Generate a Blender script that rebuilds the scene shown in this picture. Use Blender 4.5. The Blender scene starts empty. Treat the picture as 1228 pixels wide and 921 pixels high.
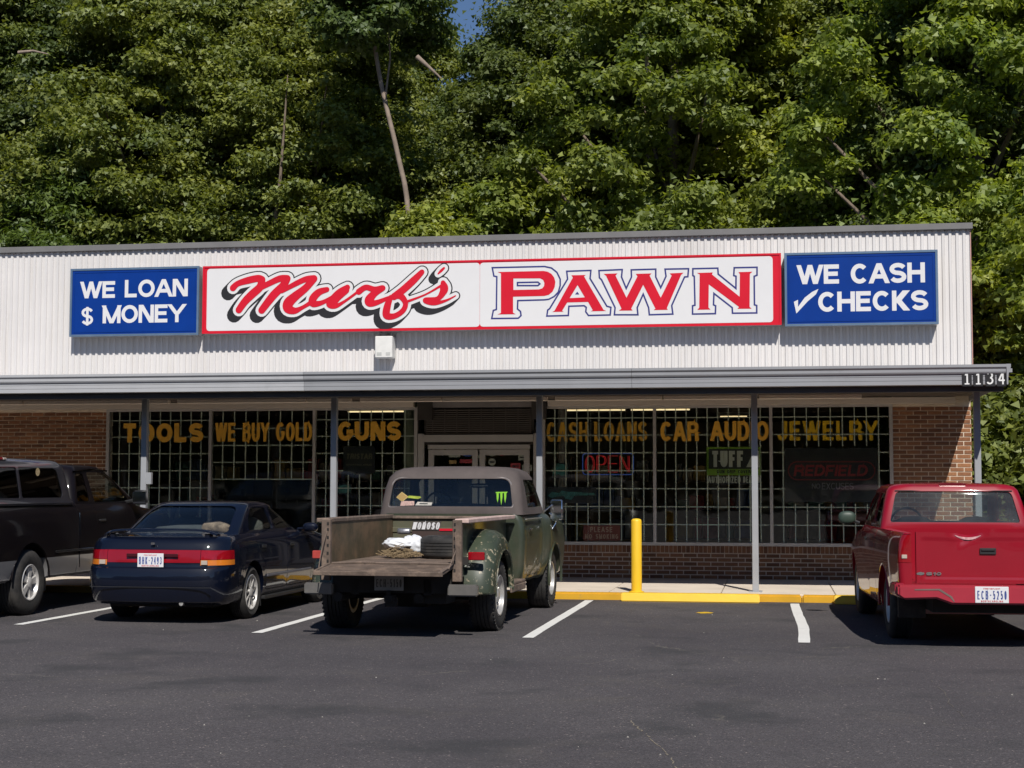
import bpy, bmesh, math, random
import numpy as np
from mathutils import Vector, Matrix
from mathutils.geometry import tessellate_polygon
rad = math.radians
random.seed(7)
S = bpy.context.scene
COL = S.collection

# ------------------------------------------------------------------ camera
F_PX, CX, CY = 1865.0, 614.0, 460.5
YAW, PIT, ROL = rad(9.55), rad(3.83), rad(0.1)
_f = Vector((-math.sin(YAW)*math.cos(PIT), math.cos(YAW)*math.cos(PIT), math.sin(PIT)))
_r0 = Vector((math.cos(YAW), math.sin(YAW), 0)); _u0 = _r0.cross(_f)
_r = _r0*math.cos(ROL) + _u0*math.sin(ROL); _u = -_r0*math.sin(ROL) + _u0*math.cos(ROL)
EYE = Vector((0, 0, 1.5))
cd = bpy.data.cameras.new('camera'); cam = bpy.data.objects.new('camera', cd); COL.objects.link(cam)
mt = Matrix((( _r.x, _u.x, -_f.x), (_r.y, _u.y, -_f.y), (_r.z, _u.z, -_f.z))).to_4x4()
cam.matrix_world = Matrix.Translation(EYE) @ mt
cd.sensor_width = 36; cd.lens = F_PX/1228*36; cd.clip_start = .1; cd.clip_end = 2000
S.camera = cam
S.render.resolution_x, S.render.resolution_y = 1024, 768

def at(px, py, Y):
    """point of the plane y = Y seen at a photograph pixel"""
    d = _r*((px-CX)/F_PX) - _u*((py-CY)/F_PX) + _f
    return EYE + d*(Y/d.y)

# ------------------------------------------------------------------ world and sun
SUN = Vector((0.31, -0.93, 1.0)).normalized()
w = bpy.data.worlds.new('World'); S.world = w; w.use_nodes = True
nt = w.node_tree; nt.nodes.clear()
sky = nt.nodes.new('ShaderNodeTexSky'); sky.sky_type = 'NISHITA'; sky.sun_disc = False
sky.sun_elevation = math.asin(SUN.z); sky.sun_rotation = math.atan2(SUN.x, SUN.y)
sky.air_density = .75; sky.dust_density = .0; sky.ozone_density = 4.5
bg = nt.nodes.new('ShaderNodeBackground'); bg.inputs[1].default_value = .078
wo = nt.nodes.new('ShaderNodeOutputWorld')
nt.links.new(sky.outputs[0], bg.inputs[0]); nt.links.new(bg.outputs[0], wo.inputs[0])
sl = bpy.data.lights.new('sun', 'SUN'); sl.energy = 4.8; sl.angle = rad(.53); sl.color = (1, .955, .88)
so = bpy.data.objects.new('sun', sl); COL.objects.link(so)
so.rotation_euler = SUN.to_track_quat('Z', 'Y').to_euler(); so.location = (8, -20, 30)
S.view_settings.view_transform = 'Standard'; S.view_settings.look = 'None'
S.view_settings.exposure = 0; S.view_settings.gamma = 1
try:
    S.cycles.max_bounces = 8; S.cycles.transparent_max_bounces = 16
    S.cycles.caustics_reflective = False; S.cycles.caustics_refractive = False
except Exception: pass

# ------------------------------------------------------------------ materials
def new_mat(name):
    m = bpy.data.materials.new(name); m.use_nodes = True
    n = m.node_tree; b = n.nodes['Principled BSDF']
    return m, n, b
def node(n, t, **kw):
    o = n.nodes.new(t)
    for k, v in kw.items(): setattr(o, k, v)
    return o
def ramp(n, fac, stops):
    r = node(n, 'ShaderNodeValToRGB'); e = r.color_ramp.elements
    while len(e) < len(stops): e.new(.5)
    for i, (p, c) in enumerate(stops): e[i].position = p; e[i].color = (*c, 1) if len(c) == 3 else c
    n.links.new(fac, r.inputs[0]); return r
def noise_tex(n, scale, detail=4, rough=.6, vec=None, dist=0):
    t = node(n, 'ShaderNodeTexNoise'); t.inputs['Scale'].default_value = scale
    t.inputs['Detail'].default_value = detail; t.inputs['Roughness'].default_value = rough
    t.inputs['Distortion'].default_value = dist
    if vec is None: vec = node(n, 'ShaderNodeTexCoord').outputs['Object']
    n.links.new(vec, t.inputs['Vector']); return t
def mixc(n, fac, a, b, mode='MIX'):
    m = node(n, 'ShaderNodeMix', data_type='RGBA', blend_type=mode)
    for s, v in ((0, fac), (6, a), (7, b)):
        if isinstance(v, (int, float)): m.inputs[s].default_value = v
        elif isinstance(v, tuple): m.inputs[s].default_value = (*v, 1)
        else: n.links.new(v, m.inputs[s])
    return m.outputs[2]
def simple(name, col, rough=.6, metal=0, var=.15, vs=3, bump=0, bs=40, coat=0, spec=None, dirt=None, ds=2.5, dth=(.5, .75)):
    m, n, b = new_mat(name)
    c2 = tuple(x*(1-var) for x in col); c1 = tuple(min(1, x*(1+var)) for x in col)
    t = noise_tex(n, vs); r = ramp(n, t.outputs[0], [(.3, c2), (.7, c1)])
    out = r.outputs[0]
    if dirt:
        t2 = noise_tex(n, ds, 8, .7); f = ramp(n, t2.outputs[0], [(dth[0], (0,)*3), (dth[1], (1,)*3)])
        out = mixc(n, f.outputs[0], out, dirt)
    n.links.new(out, b.inputs['Base Color'])
    b.inputs['Roughness'].default_value = rough; b.inputs['Metallic'].default_value = metal
    if coat: b.inputs['Coat Weight'].default_value = coat; b.inputs['Coat Roughness'].default_value = .04
    if spec is not None: b.inputs['Specular IOR Level'].default_value = spec
    if bump:
        t3 = noise_tex(n, bs, 6, .65); bp = node(n, 'ShaderNodeBump'); bp.inputs['Strength'].default_value = bump
        bp.inputs['Distance'].default_value = .01
        n.links.new(t3.outputs[0], bp.inputs['Height']); n.links.new(bp.outputs[0], b.inputs['Normal'])
    return m
def emis(name, col, st):
    m, n, b = new_mat(name)
    b.inputs['Base Color'].default_value = (*col, 1)
    b.inputs['Emission Color'].default_value = (*col, 1); b.inputs['Emission Strength'].default_value = st
    return m
def glass(name, tint, ior=1.5, haze=.0):
    m = bpy.data.materials.new(name); m.use_nodes = True; n = m.node_tree; n.nodes.clear()
    o = node(n, 'ShaderNodeOutputMaterial'); mx = node(n, 'ShaderNodeMixShader')
    tr = node(n, 'ShaderNodeBsdfTransparent'); gl = node(n, 'ShaderNodeBsdfGlossy'); fr = node(n, 'ShaderNodeFresnel')
    tr.inputs[0].default_value = (*tint, 1); gl.inputs['Roughness'].default_value = .02; 
    ge = node(n, 'ShaderNodeNewGeometry'); mr = node(n, 'ShaderNodeMapRange'); mr.inputs['To Min'].default_value = ior; mr.inputs['To Max'].default_value = 1/ior
    n.links.new(ge.outputs['Backfacing'], mr.inputs['Value']); n.links.new(mr.outputs[0], fr.inputs[0])
    t = noise_tex(n, 1.3, 2); bp = node(n, 'ShaderNodeBump'); bp.inputs['Strength'].default_value = .04; bp.inputs['Distance'].default_value = .05
    n.links.new(t.outputs[0], bp.inputs['Height']); n.links.new(bp.outputs[0], gl.inputs['Normal'])
    n.links.new(fr.outputs[0], mx.inputs[0]); n.links.new(tr.outputs[0], mx.inputs[1]); n.links.new(gl.outputs[0], mx.inputs[2])
    last = mx
    if haze:
        df = node(n, 'ShaderNodeBsdfDiffuse'); df.inputs[0].default_value = (.45, .45, .42, 1)
        m2 = node(n, 'ShaderNodeMixShader'); tg = noise_tex(n, 2.2, 6, .7)
        rr = ramp(n, tg.outputs[0], [(.3, (0, 0, 0)), (.8, (haze,)*3)])
        n.links.new(rr.outputs[0], m2.inputs[0]); n.links.new(mx.outputs[0], m2.inputs[1]); n.links.new(df.outputs[0], m2.inputs[2]); last = m2
    n.links.new(last.outputs[0], o.inputs[0])
    return m

# ------------------------------------------------------------------ object helpers
def setp(o, label=None, cat=None, group=None, kind=None):
    if label: o['label'] = label
    if cat: o['category'] = cat
    if group: o['group'] = group
    if kind: o['kind'] = kind
    return o
def empty(name, loc=(0, 0, 0), rz=0, label=None, cat=None, group=None, parent=None):
    o = bpy.data.objects.new(name, None); COL.objects.link(o); o.location = loc; o.rotation_euler = (0, 0, rz)
    o.empty_display_size = .3; o.parent = parent
    return setp(o, label, cat, group)
def link(name, me, mat=None, parent=None, smooth=None, loc=None):
    if mat and not me.materials: me.materials.append(mat)
    if smooth is not None:
        me.polygons.foreach_set('use_smooth', [True]*len(me.polygons)); me.set_sharp_from_angle(angle=rad(smooth))
    o = bpy.data.objects.new(name, me); COL.objects.link(o); o.parent = parent
    if loc is not None: o.location = loc
    return o
def copy_tree(o, parent=None):
    c = o.copy(); COL.objects.link(c); c.parent = parent
    for ch in o.children: copy_tree(ch, c)
    return c
class MB:
    """collects verts and faces"""
    def __init__(s): s.v = []; s.f = []
    def add(s, v, f):
        b = len(s.v); s.v += [tuple(p) for p in v]; s.f += [tuple(i+b for i in q) for q in f]; return s
    def box(s, x0, x1, y0, y1, z0, z1, M=None):
        v = [(x0,y0,z0),(x1,y0,z0),(x1,y1,z0),(x0,y1,z0),(x0,y0,z1),(x1,y0,z1),(x1,y1,z1),(x0,y1,z1)]
        if M is not None: v = [M @ Vector(p) for p in v]
        return s.add(v, [(0,3,2,1),(4,5,6,7),(0,1,5,4),(1,2,6,5),(2,3,7,6),(3,0,4,7)])
    def prism(s, poly, a, b, axis='x'):
        n = len(poly); g = {'x': lambda p, t: (t, p[0], p[1]), 'y': lambda p, t: (p[0], t, p[1]), 'z': lambda p, t: (p[0], p[1], t)}[axis]
        return s.add([g(p, a) for p in poly]+[g(p, b) for p in poly],
              [tuple(range(n))[::-1], tuple(range(n, 2*n))]+[(i, (i+1) % n, n+(i+1) % n, n+i) for i in range(n)])
    def tube(s, pts, r, n=8, cap=True):
        pts = [Vector(p) for p in pts]; R = r if isinstance(r, (list, tuple)) else [r]*len(pts); vs = []; N = None
        for i, p in enumerate(pts):
            t = (pts[min(i+1, len(pts)-1)]-pts[max(i-1, 0)]).normalized()
            if N is None: N = t.orthogonal().normalized()
            N = (N-t*N.dot(t)).normalized(); B = t.cross(N)
            vs += [p+(N*math.cos(2*math.pi*k/n)+B*math.sin(2*math.pi*k/n))*R[i] for k in range(n)]
        f = [(i*n+k, i*n+(k+1) % n, (i+1)*n+(k+1) % n, (i+1)*n+k) for i in range(len(pts)-1) for k in range(n)]
        if cap: f += [tuple(range(n))[::-1], tuple(range((len(pts)-1)*n, len(pts)*n))]
        return s.add(vs, f)
    def lathe(s, prof, n=40, axis='x', c=(0, 0, 0), closed=False):
        """profile of (radius, along)"""
        vs = []
        for (r, a) in prof:
            for k in range(n):
                q = 2*math.pi*k/n; ca, sa = r*math.cos(q), r*math.sin(q)
                vs.append({'x': (c[0]+a, c[1]+ca, c[2]+sa), 'y': (c[0]+ca, c[1]+a, c[2]+sa), 'z': (c[0]+ca, c[1]+sa, c[2]+a)}[axis])
        m = len(prof); f = []
        for i in range(m if closed else m-1):
            j = (i+1) % m
            f += [(i*n+k, i*n+(k+1) % n, j*n+(k+1) % n, j*n+k) for k in range(n)]
        if not closed: f += [tuple(range(n))[::-1], tuple(range((m-1)*n, m*n))]
        return s.add(vs, f)
    def mesh(s, name='m', bevel=0, seg=1, fix=True):
        me = bpy.data.meshes.new(name); me.from_pydata(s.v, [], s.f); me.update()
        if bevel or fix:
            bm = bmesh.new(); bm.from_mesh(me)
            if bevel:
                bmesh.ops.bevel(bm, geom=[e for e in bm.edges if e.calc_face_angle(0) > .5], offset=bevel, segments=seg, affect='EDGES', clamp_overlap=True)
            bmesh.ops.recalc_face_normals(bm, faces=bm.faces); bm.to_mesh(me); bm.free()
        return me
    def obj(s, name, mat, parent=None, bevel=0, seg=1, smooth=None, fix=True, loc=None):
        return link(name, s.mesh(name, bevel, seg, fix), mat, parent, smooth, loc)
def box(name, mat, x0, x1, y0, y1, z0, z1, parent=None, bevel=0, **k):
    return MB().box(x0, x1, y0, y1, z0, z1).obj(name, mat, parent, bevel, **k)

# ------------------------------------------------------------------ stroke lettering (flat strokes, each lifted a hair above the last)
def arc(cx, cy, rx, ry, a0, a1, n=10):
    return [(cx+rx*math.cos(rad(a0+(a1-a0)*i/n)), cy+ry*math.sin(rad(a0+(a1-a0)*i/n))) for i in range(n+1)]
O_ = arc(.5, .5, .5, .5, 0, 360, 24)
_Sx = arc(.5, .75, .5, .25, 20, 270, 12)+arc(.5, .25, .5, .25, 90, -160, 12)[1:]
GL = {
 'A': (.95, [[(0,0),(.5,1),(1,0)], [(.2,.3),(.8,.3)]]), 'B': (.82, [[(0,0),(0,1)], [(0,1),(.6,1)]+arc(.6,.77,.36,.23,90,-90,8)+[(0,.54)], [(0,0),(.62,0)]+arc(.62,.27,.38,.27,-90,90,8)+[(.3,.54)]]),
 'C': (.88, [arc(.5,.5,.5,.5,42,318,20)]), 'D': (.85, [[(0,0),(0,1)], [(0,1),(.45,1)]+arc(.45,.5,.55,.5,90,-90,14)+[(0,0)]]),
 'E': (.72, [[(1,1),(0,1),(0,0),(1,0)], [(0,.52),(.9,.52)]]), 'F': (.68, [[(1,1),(0,1),(0,0)], [(0,.5),(.85,.5)]]),
 'G': (.92, [arc(.5,.5,.5,.5,45,330,20)+[(1,.3),(1,.45),(.6,.45)]]), 'H': (.85, [[(0,0),(0,1)], [(1,0),(1,1)], [(0,.52),(1,.52)]]),
 'I': (.0, [[(.5,0),(.5,1)]]), 'J': (.62, [[(1,1),(1,.3)]+arc(.5,.3,.5,.3,0,-180,10)]),
 'K': (.86, [[(0,0),(0,1)], [(1,1),(0,.35)], [(.3,.52),(1,0)]]), 'L': (.68, [[(0,1),(0,0),(1,0)]]),
 'M': (1.05, [[(0,0),(0,1)], [(1,0),(1,1)], [(0,1),(.5,0),(1,1)]]), 'N': (.85, [[(0,0),(0,1)], [(1,0),(1,1)], [(0,1),(1,0)]]),
 'O': (.95, [O_]), 'P': (.78, [[(0,0),(0,1)], [(0,1),(.6,1)]+arc(.6,.73,.4,.27,90,-90,10)+[(0,.46)]]),
 'Q': (.95, [O_, [(.6,.3),(1,0)]]), 'R': (.85, [[(0,0),(0,1)], [(0,1),(.6,1)]+arc(.6,.75,.38,.25,90,-90,10)+[(0,.5)], [(.55,.48),(.95,.38),(1,0)]]),
 'S': (.8, [_Sx]), 'T': (.8, [[(0,1),(1,1)], [(.5,1),(.5,0)]]), 'U': (.82, [[(0,1),(0,.36)]+arc(.5,.36,.5,.36,180,360,14)+[(1,1)]]),
 'V': (.9, [[(0,1),(.5,0),(1,1)]]), 'W': (1.3, [[(0,1),(.25,0),(.5,1),(.75,0),(1,1)]]), 'X': (.85, [[(0,0),(1,1)], [(0,1),(1,0)]]),
 'Y': (.9, [[(0,1),(.5,.42),(1,1)], [(.5,.45),(.5,0)]]), 'Z': (.75, [[(0,1),(1,1),(0,0),(1,0)]]),
 '0': (.6, [O_]), '1': (.3, [[(.9,0),(.9,1),(0,.75)]]), '2': (.62, [arc(.5,.7,.5,.3,160,-30,12)+[(0,0),(1,0)]]),
 '3': (.62, [arc(.48,.76,.46,.24,150,-80,12), arc(.48,.27,.52,.27,80,-150,12)]), '4': (.68, [[(.75,0),(.75,1),(0,.3),(1,.3)]]),
 '5': (.62, [[(.95,1),(.12,1),(.05,.5)]+arc(.48,.32,.5,.32,120,-150,14)]), '8': (.62, [arc(.5,.75,.44,.25,0,360,16), arc(.5,.26,.5,.26,0,360,16)]),
 '7': (.62, [[(0,1),(1,1),(.35,0)]]), '6': (.62, [arc(.5,.3,.5,.3,0,360,16), [(.05,.35),(.15,.75),(.5,1),(.9,.95)]]), '9': (.62, [arc(.5,.7,.5,.3,0,360,16), [(.95,.65),(.85,.25),(.5,0),(.1,.05)]]),
 '$': (.72, [_Sx, [(.5,-.14),(.5,1.14)]]), '-': (.3, [[(0,.5),(1,.5)]]), ',': (.05, [[(.5,0),(.2,-.2)]]), '.': (.05, [[(.5,0),(.5,.08)]]),
}
_zc = [0]
def ribbon(mb, pts, t, y, to3, n_lim=1.6):
    """one constant-width strip, mitred"""
    P = [Vector(p) for p in pts]
    closed = (P[0]-P[-1]).length < 1e-6
    if closed: P = P[:-1]
    n = len(P); L = []; R = []
    for i, p in enumerate(P):
        a = P[i-1] if (i or closed) else None; b = P[(i+1) % n] if (i < n-1 or closed) else None
        d1 = (p-a).normalized() if a is not None else None; d2 = (b-p).normalized() if b is not None else None
        if d1 is None: d1 = d2
        if d2 is None: d2 = d1
        m = (Vector((-d1.y, d1.x))+Vector((-d2.y, d2.x)))
        m = m.normalized() if m.length > 1e-4 else Vector((-d1.y, d1.x))
        k = min(1/max(.2, m.dot(Vector((-d1.y, d1.x)))), n_lim*1.6)
        L.append(p+m*(t/2*k)); R.append(p-m*(t/2*k))
    yy = y - _zc[0]*6e-5; _zc[0] = (_zc[0]+1) % 7
    v = [to3(q.x, q.y, yy) for q in L]+[to3(q.x, q.y, yy) for q in R]
    f = [(i, (i+1) % n, n+(i+1) % n, n+i) for i in range(n if closed else n-1)]
    mb.add(v, f)
def glyph_run(mb, P, st, t, y, to3, xa, xb, za, zb):
    """split at sharp corners; slanting runs that end on the top or base line are cut level"""
    closed = st[0] == st[-1]; n = len(P); cuts = [0]
    if not closed and n <= 5:
        for i in range(1, n-1):
            a = Vector(P[i])-Vector(P[i-1]); b = Vector(P[i+1])-Vector(P[i])
            if a.length > 1e-6 and b.length > 1e-6 and abs(a.normalized().dot(b.normalized())) > .12 and a.normalized().dot(b.normalized()) < .75: cuts.append(i)
    cuts.append(n-1)
    for a, b in zip(cuts, cuts[1:]):
        seg = P[a:b+1]
        if len(seg) == 2 and not closed:
            p, q = Vector(seg[0]), Vector(seg[1]); d = (q-p)
            if d.length < 1e-6: continue
            d.normalize()
            if abs(d.x) > .08 and abs(d.y) > .25:
                hw = t/2/abs(d.y); k = d.x/d.y
                def end(pt, gy):
                    if gy >= .99: zz = zb
                    elif gy <= .01 and gy > -.05: zz = za
                    else: zz = pt.y
                    xx = pt.x
                    if len(cuts) == 2 and xb-xa > 2.2*t: xx = min(max(xx, xa+hw), xb-hw)
                    return xx, zz
                (x1, z1), (x2, z2) = end(p, st[a][1]), end(q, st[b][1])
                yy = y-_zc[0]*6e-5; _zc[0] = (_zc[0]+1) % 7
                mb.add([to3(x1-hw, z1, yy), to3(x1+hw, z1, yy), to3(x2+hw, z2, yy), to3(x2-hw, z2, yy)], [(0, 1, 2, 3)]); continue
        ribbon(mb, seg, t, y, to3)
def word(mb, text, x0, x1, z0, z1, t, y, gap=.55, slant=0, space=.5, to3=None):
    """lettering filling the box x0..x1, z0..z1 in the plane y, read from -y"""
    to3 = to3 or (lambda a, b, c: (a, c, b)); H = z1-z0
    nat = []; tot = 0
    for ch in text:
        if ch == ' ': nat.append(('sp', space*H)); tot += space*H; continue
        wd = GL[ch][0]*H*.8; nat.append((ch, wd)); tot += wd
    ng = sum(1 for a, b in zip(text, text[1:]) if a != ' ' and b != ' ')
    nl = sum(1 for c in text if c != ' ')
    free = (x1-x0)-nl*t-ng*t*gap
    k = free/tot if tot > 0 else 1
    x = x0; prev = ' '
    for (ch, wd), c in zip(nat, text):
        if ch == 'sp': x += wd*k; prev = ' '; continue
        if prev != ' ': x += t*gap
        W = wd*k
        for st in GL[c][1]:
            pts = [(x+t/2+px*W, z0+t/2+pz*(H-t)) for px, pz in st]
            closed = st[0] == st[-1]
            if not closed:
                pts = [list(p) for p in pts]
                for e, i2 in ((0, 1), (-1, -2)):
                    d = Vector(pts[e])-Vector(pts[i2]); d.normalize()
                    ez = st[e][1]
                    if ez in (0, 1) and abs(d.y) > .3:
                        k2 = (t/2)/abs(d.y) if abs(d.x) < .05 else (t/2)/abs(d.y)
                        pts[e][0] += d.x*k2; pts[e][1] += d.y*k2
                    elif abs(d.x) > .95 and len(st) <= 5: pts[e][0] += d.x*t*.3
            if slant: pts = [(p[0]+slant*(p[1]-z0), p[1]) for p in pts]
            P = []
            for p in pts: P.append((p[0], p[1]))
            glyph_run(mb, P, st, t, y, to3, x, x+W+t, z0, z1)
        x += W+t; prev = c
def lettering(name, mat, items, parent=None):
    mb = MB()
    for it in items: word(mb, *it[0], **it[1])
    return mb.obj(name, mat, parent, fix=False)
def flat_poly(mb, loops, y, to3=None):
    to3 = to3 or (lambda a, b, c: (a, c, b))
    tri = tessellate_polygon([[Vector((a, b, 0)) for a, b in lp] for lp in loops])
    allp = [p for lp in loops for p in lp]
    mb.add([to3(a, b, y) for a, b in allp], tri)
def catmull(P, k=6):
    out = []
    for i in range(len(P)-1):
        p0, p1, p2, p3 = P[max(i-1, 0)], P[i], P[i+1], P[min(i+2, len(P)-1)]
        for j in range(k):
            t = j/k
            out.append(tuple(.5*((2*b)+(-a+c)*t+(2*a-5*b+4*c-d)*t*t+(-a+3*b-3*c+d)*t**3) for a, b, c, d in zip(p0, p1, p2, p3)))
    out.append(tuple(P[-1])); return out
def brush(mb, P, y, dw=0, sh=(0, 0)):
    """P: (x, z, width) brush stroke"""
    Q = catmull(P, 5) if len(P) > 2 else list(P)
    for i, (x, z, wd) in enumerate(Q):
        r = (wd+dw)/2; yy = y-i*1.2e-5
        mb.add([(x+sh[0]+r*math.cos(a*math.pi/7), yy, z+sh[1]+r*math.sin(a*math.pi/7)) for a in range(14)], [tuple(range(14))])
        if i:
            x2, z2, w2 = Q[i-1]; d = Vector((x-x2, z-z2))
            if d.length < 1e-6: continue
            d.normalize(); nx, nz = -d.y, d.x; r2 = (w2+dw)/2; yy -= 6e-6
            mb.add([(x+sh[0]+nx*r, yy, z+sh[1]+nz*r), (x+sh[0]-nx*r, yy, z+sh[1]-nz*r), (x2+sh[0]-nx*r2, yy, z2+sh[1]-nz*r2), (x2+sh[0]+nx*r2, yy, z2+sh[1]+nz*r2)], [(0, 1, 2, 3)])
# ------------------------------------------------------------------ materials of the place
def asphalt_mat():
    m, n, b = new_mat('asphalt')
    tc = node(n, 'ShaderNodeTexCoord').outputs['Object']
    big = noise_tex(n, .35, 5, .6, tc); base = ramp(n, big.outputs[0], [(.28, (.062, .0565, .062)), (.72, (.102, .093, .096))])
    v = node(n, 'ShaderNodeTexVoronoi'); v.inputs['Scale'].default_value = 100; n.links.new(tc, v.inputs['Vector'])
    sp = node(n, 'ShaderNodeSeparateColor'); n.links.new(v.outputs['Color'], sp.inputs[0])
    grain = ramp(n, sp.outputs[0], [(0, (.68,)*3), (.6, (.97,)*3), (.95, (1.2,)*3), (.985, (1.5, 1.45, 1.4)), (1, (3.6, 3.3, 2.9))])
    c = mixc(n, 1.0, base.outputs[0], grain.outputs[0], 'MULTIPLY')
    # dusty tan scuffs and dark oil where engines stand
    s = noise_tex(n, 1.1, 9, .75, tc, .4); sf = ramp(n, s.outputs[0], [(.53, (0,)*3), (.75, (.55,)*3)])
    c = mixc(n, sf.outputs[0], c, (.105, .093, .083))
    o = noise_tex(n, .8, 4, .6, tc); of = ramp(n, o.outputs[0], [(.33, (.65,)*3), (.46, (0,)*3)])
    c = mixc(n, of.outputs[0], c, (.04, .04, .042))
    # long hairline cracks, few and broken
    vc = node(n, 'ShaderNodeTexVoronoi', feature='DISTANCE_TO_EDGE'); vc.inputs['Scale'].default_value = .21
    wv = noise_tex(n, 2.5, 6, .7, tc); add = node(n, 'ShaderNodeVectorMath', operation='ADD')
    sc = node(n, 'ShaderNodeVectorMath', operation='SCALE'); sc.inputs[3].default_value = .5
    n.links.new(wv.outputs['Color'], sc.inputs[0]); n.links.new(tc, add.inputs[0]); n.links.new(sc.outputs[0], add.inputs[1]); n.links.new(add.outputs[0], vc.inputs['Vector'])
    cf = ramp(n, vc.outputs['Distance'], [(.0, (1,)*3), (.0022, (0,)*3)])
    cm = noise_tex(n, .9, 5, .7, tc); cmf = ramp(n, cm.outputs[0], [(.52, (0,)*3), (.62, (.6,)*3)])
    ff = mixc(n, 1.0, cf.outputs[0], cmf.outputs[0], 'MULTIPLY')
    c = mixc(n, ff, c, (.2, .18, .15))
    n.links.new(c, b.inputs['Base Color']); b.inputs['Roughness'].default_value = .82; b.inputs['Specular IOR Level'].default_value = .3
    bp = node(n, 'ShaderNodeBump'); bp.inputs['Strength'].default_value = .5; bp.inputs['Distance'].default_value = .004
    n.links.new(v.outputs['Distance'], bp.inputs['Height']); n.links.new(bp.outputs[0], b.inputs['Normal'])
    return m
def brick_mat():
    m, n, b = new_mat('brick')
    oi = node(n, 'ShaderNodeObjectInfo'); ge = node(n, 'ShaderNodeNewGeometry')
    ad = node(n, 'ShaderNodeMath', operation='ADD'); fr = node(n, 'ShaderNodeMath', operation='FRACT')
    n.links.new(oi.outputs['Random'], ad.inputs[0]); n.links.new(ge.outputs['Random Per Island'], ad.inputs[1]); n.links.new(ad.outputs[0], fr.inputs[0])
    r = ramp(n, fr.outputs[0], [(0, (.165, .068, .032)), (.35, (.25, .105, .048)), (.75, (.35, .158, .072)), (1, (.20, .085, .045))])
    t = noise_tex(n, 25, 6, .7, ge.outputs['Position']); rr = ramp(n, t.outputs[0], [(.3, (.75,)*3), (.7, (1.1,)*3)])
    n.links.new(mixc(n, 1.0, r.outputs[0], rr.outputs[0], 'MULTIPLY'), b.inputs['Base Color']); b.inputs['Roughness'].default_value = .85
    bp = node(n, 'ShaderNodeBump'); bp.inputs['Strength'].default_value = .4; bp.inputs['Distance'].default_value = .004
    n.links.new(t.outputs[0], bp.inputs['Height']); n.links.new(bp.outputs[0], b.inputs['Normal'])
    return m
def clad_mat():
    m, n, b = new_mat('white metal cladding')
    ge = node(n, 'ShaderNodeNewGeometry'); oi = node(n, 'ShaderNodeObjectInfo')
    sc = node(n, 'ShaderNodeVectorMath', operation='MULTIPLY'); sc.inputs[1].default_value = (7, 7, .45); n.links.new(ge.outputs['Position'], sc.inputs[0])
    st = noise_tex(n, 1.0, 6, .7, sc.outputs[0]); sf = ramp(n, st.outputs[0], [(.52, (0,)*3), (.8, (.7,)*3)])
    base = ramp(n, oi.outputs['Random'], [(0, (.655, .635, .625)), (1, (.70, .675, .665))])
    bl_ = noise_tex(n, .7, 3, .6, ge.outputs['Position']); bf = ramp(n, bl_.outputs[0], [(.35, (.95,)*3), (.65, (1.02,)*3)])
    c = mixc(n, 1.0, base.outputs[0], bf.outputs[0], 'MULTIPLY')
    c = mixc(n, sf.outputs[0], c, (.55, .51, .47))
    n.links.new(c, b.inputs['Base Color']); b.inputs['Roughness'].default_value = .45; return m
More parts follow.
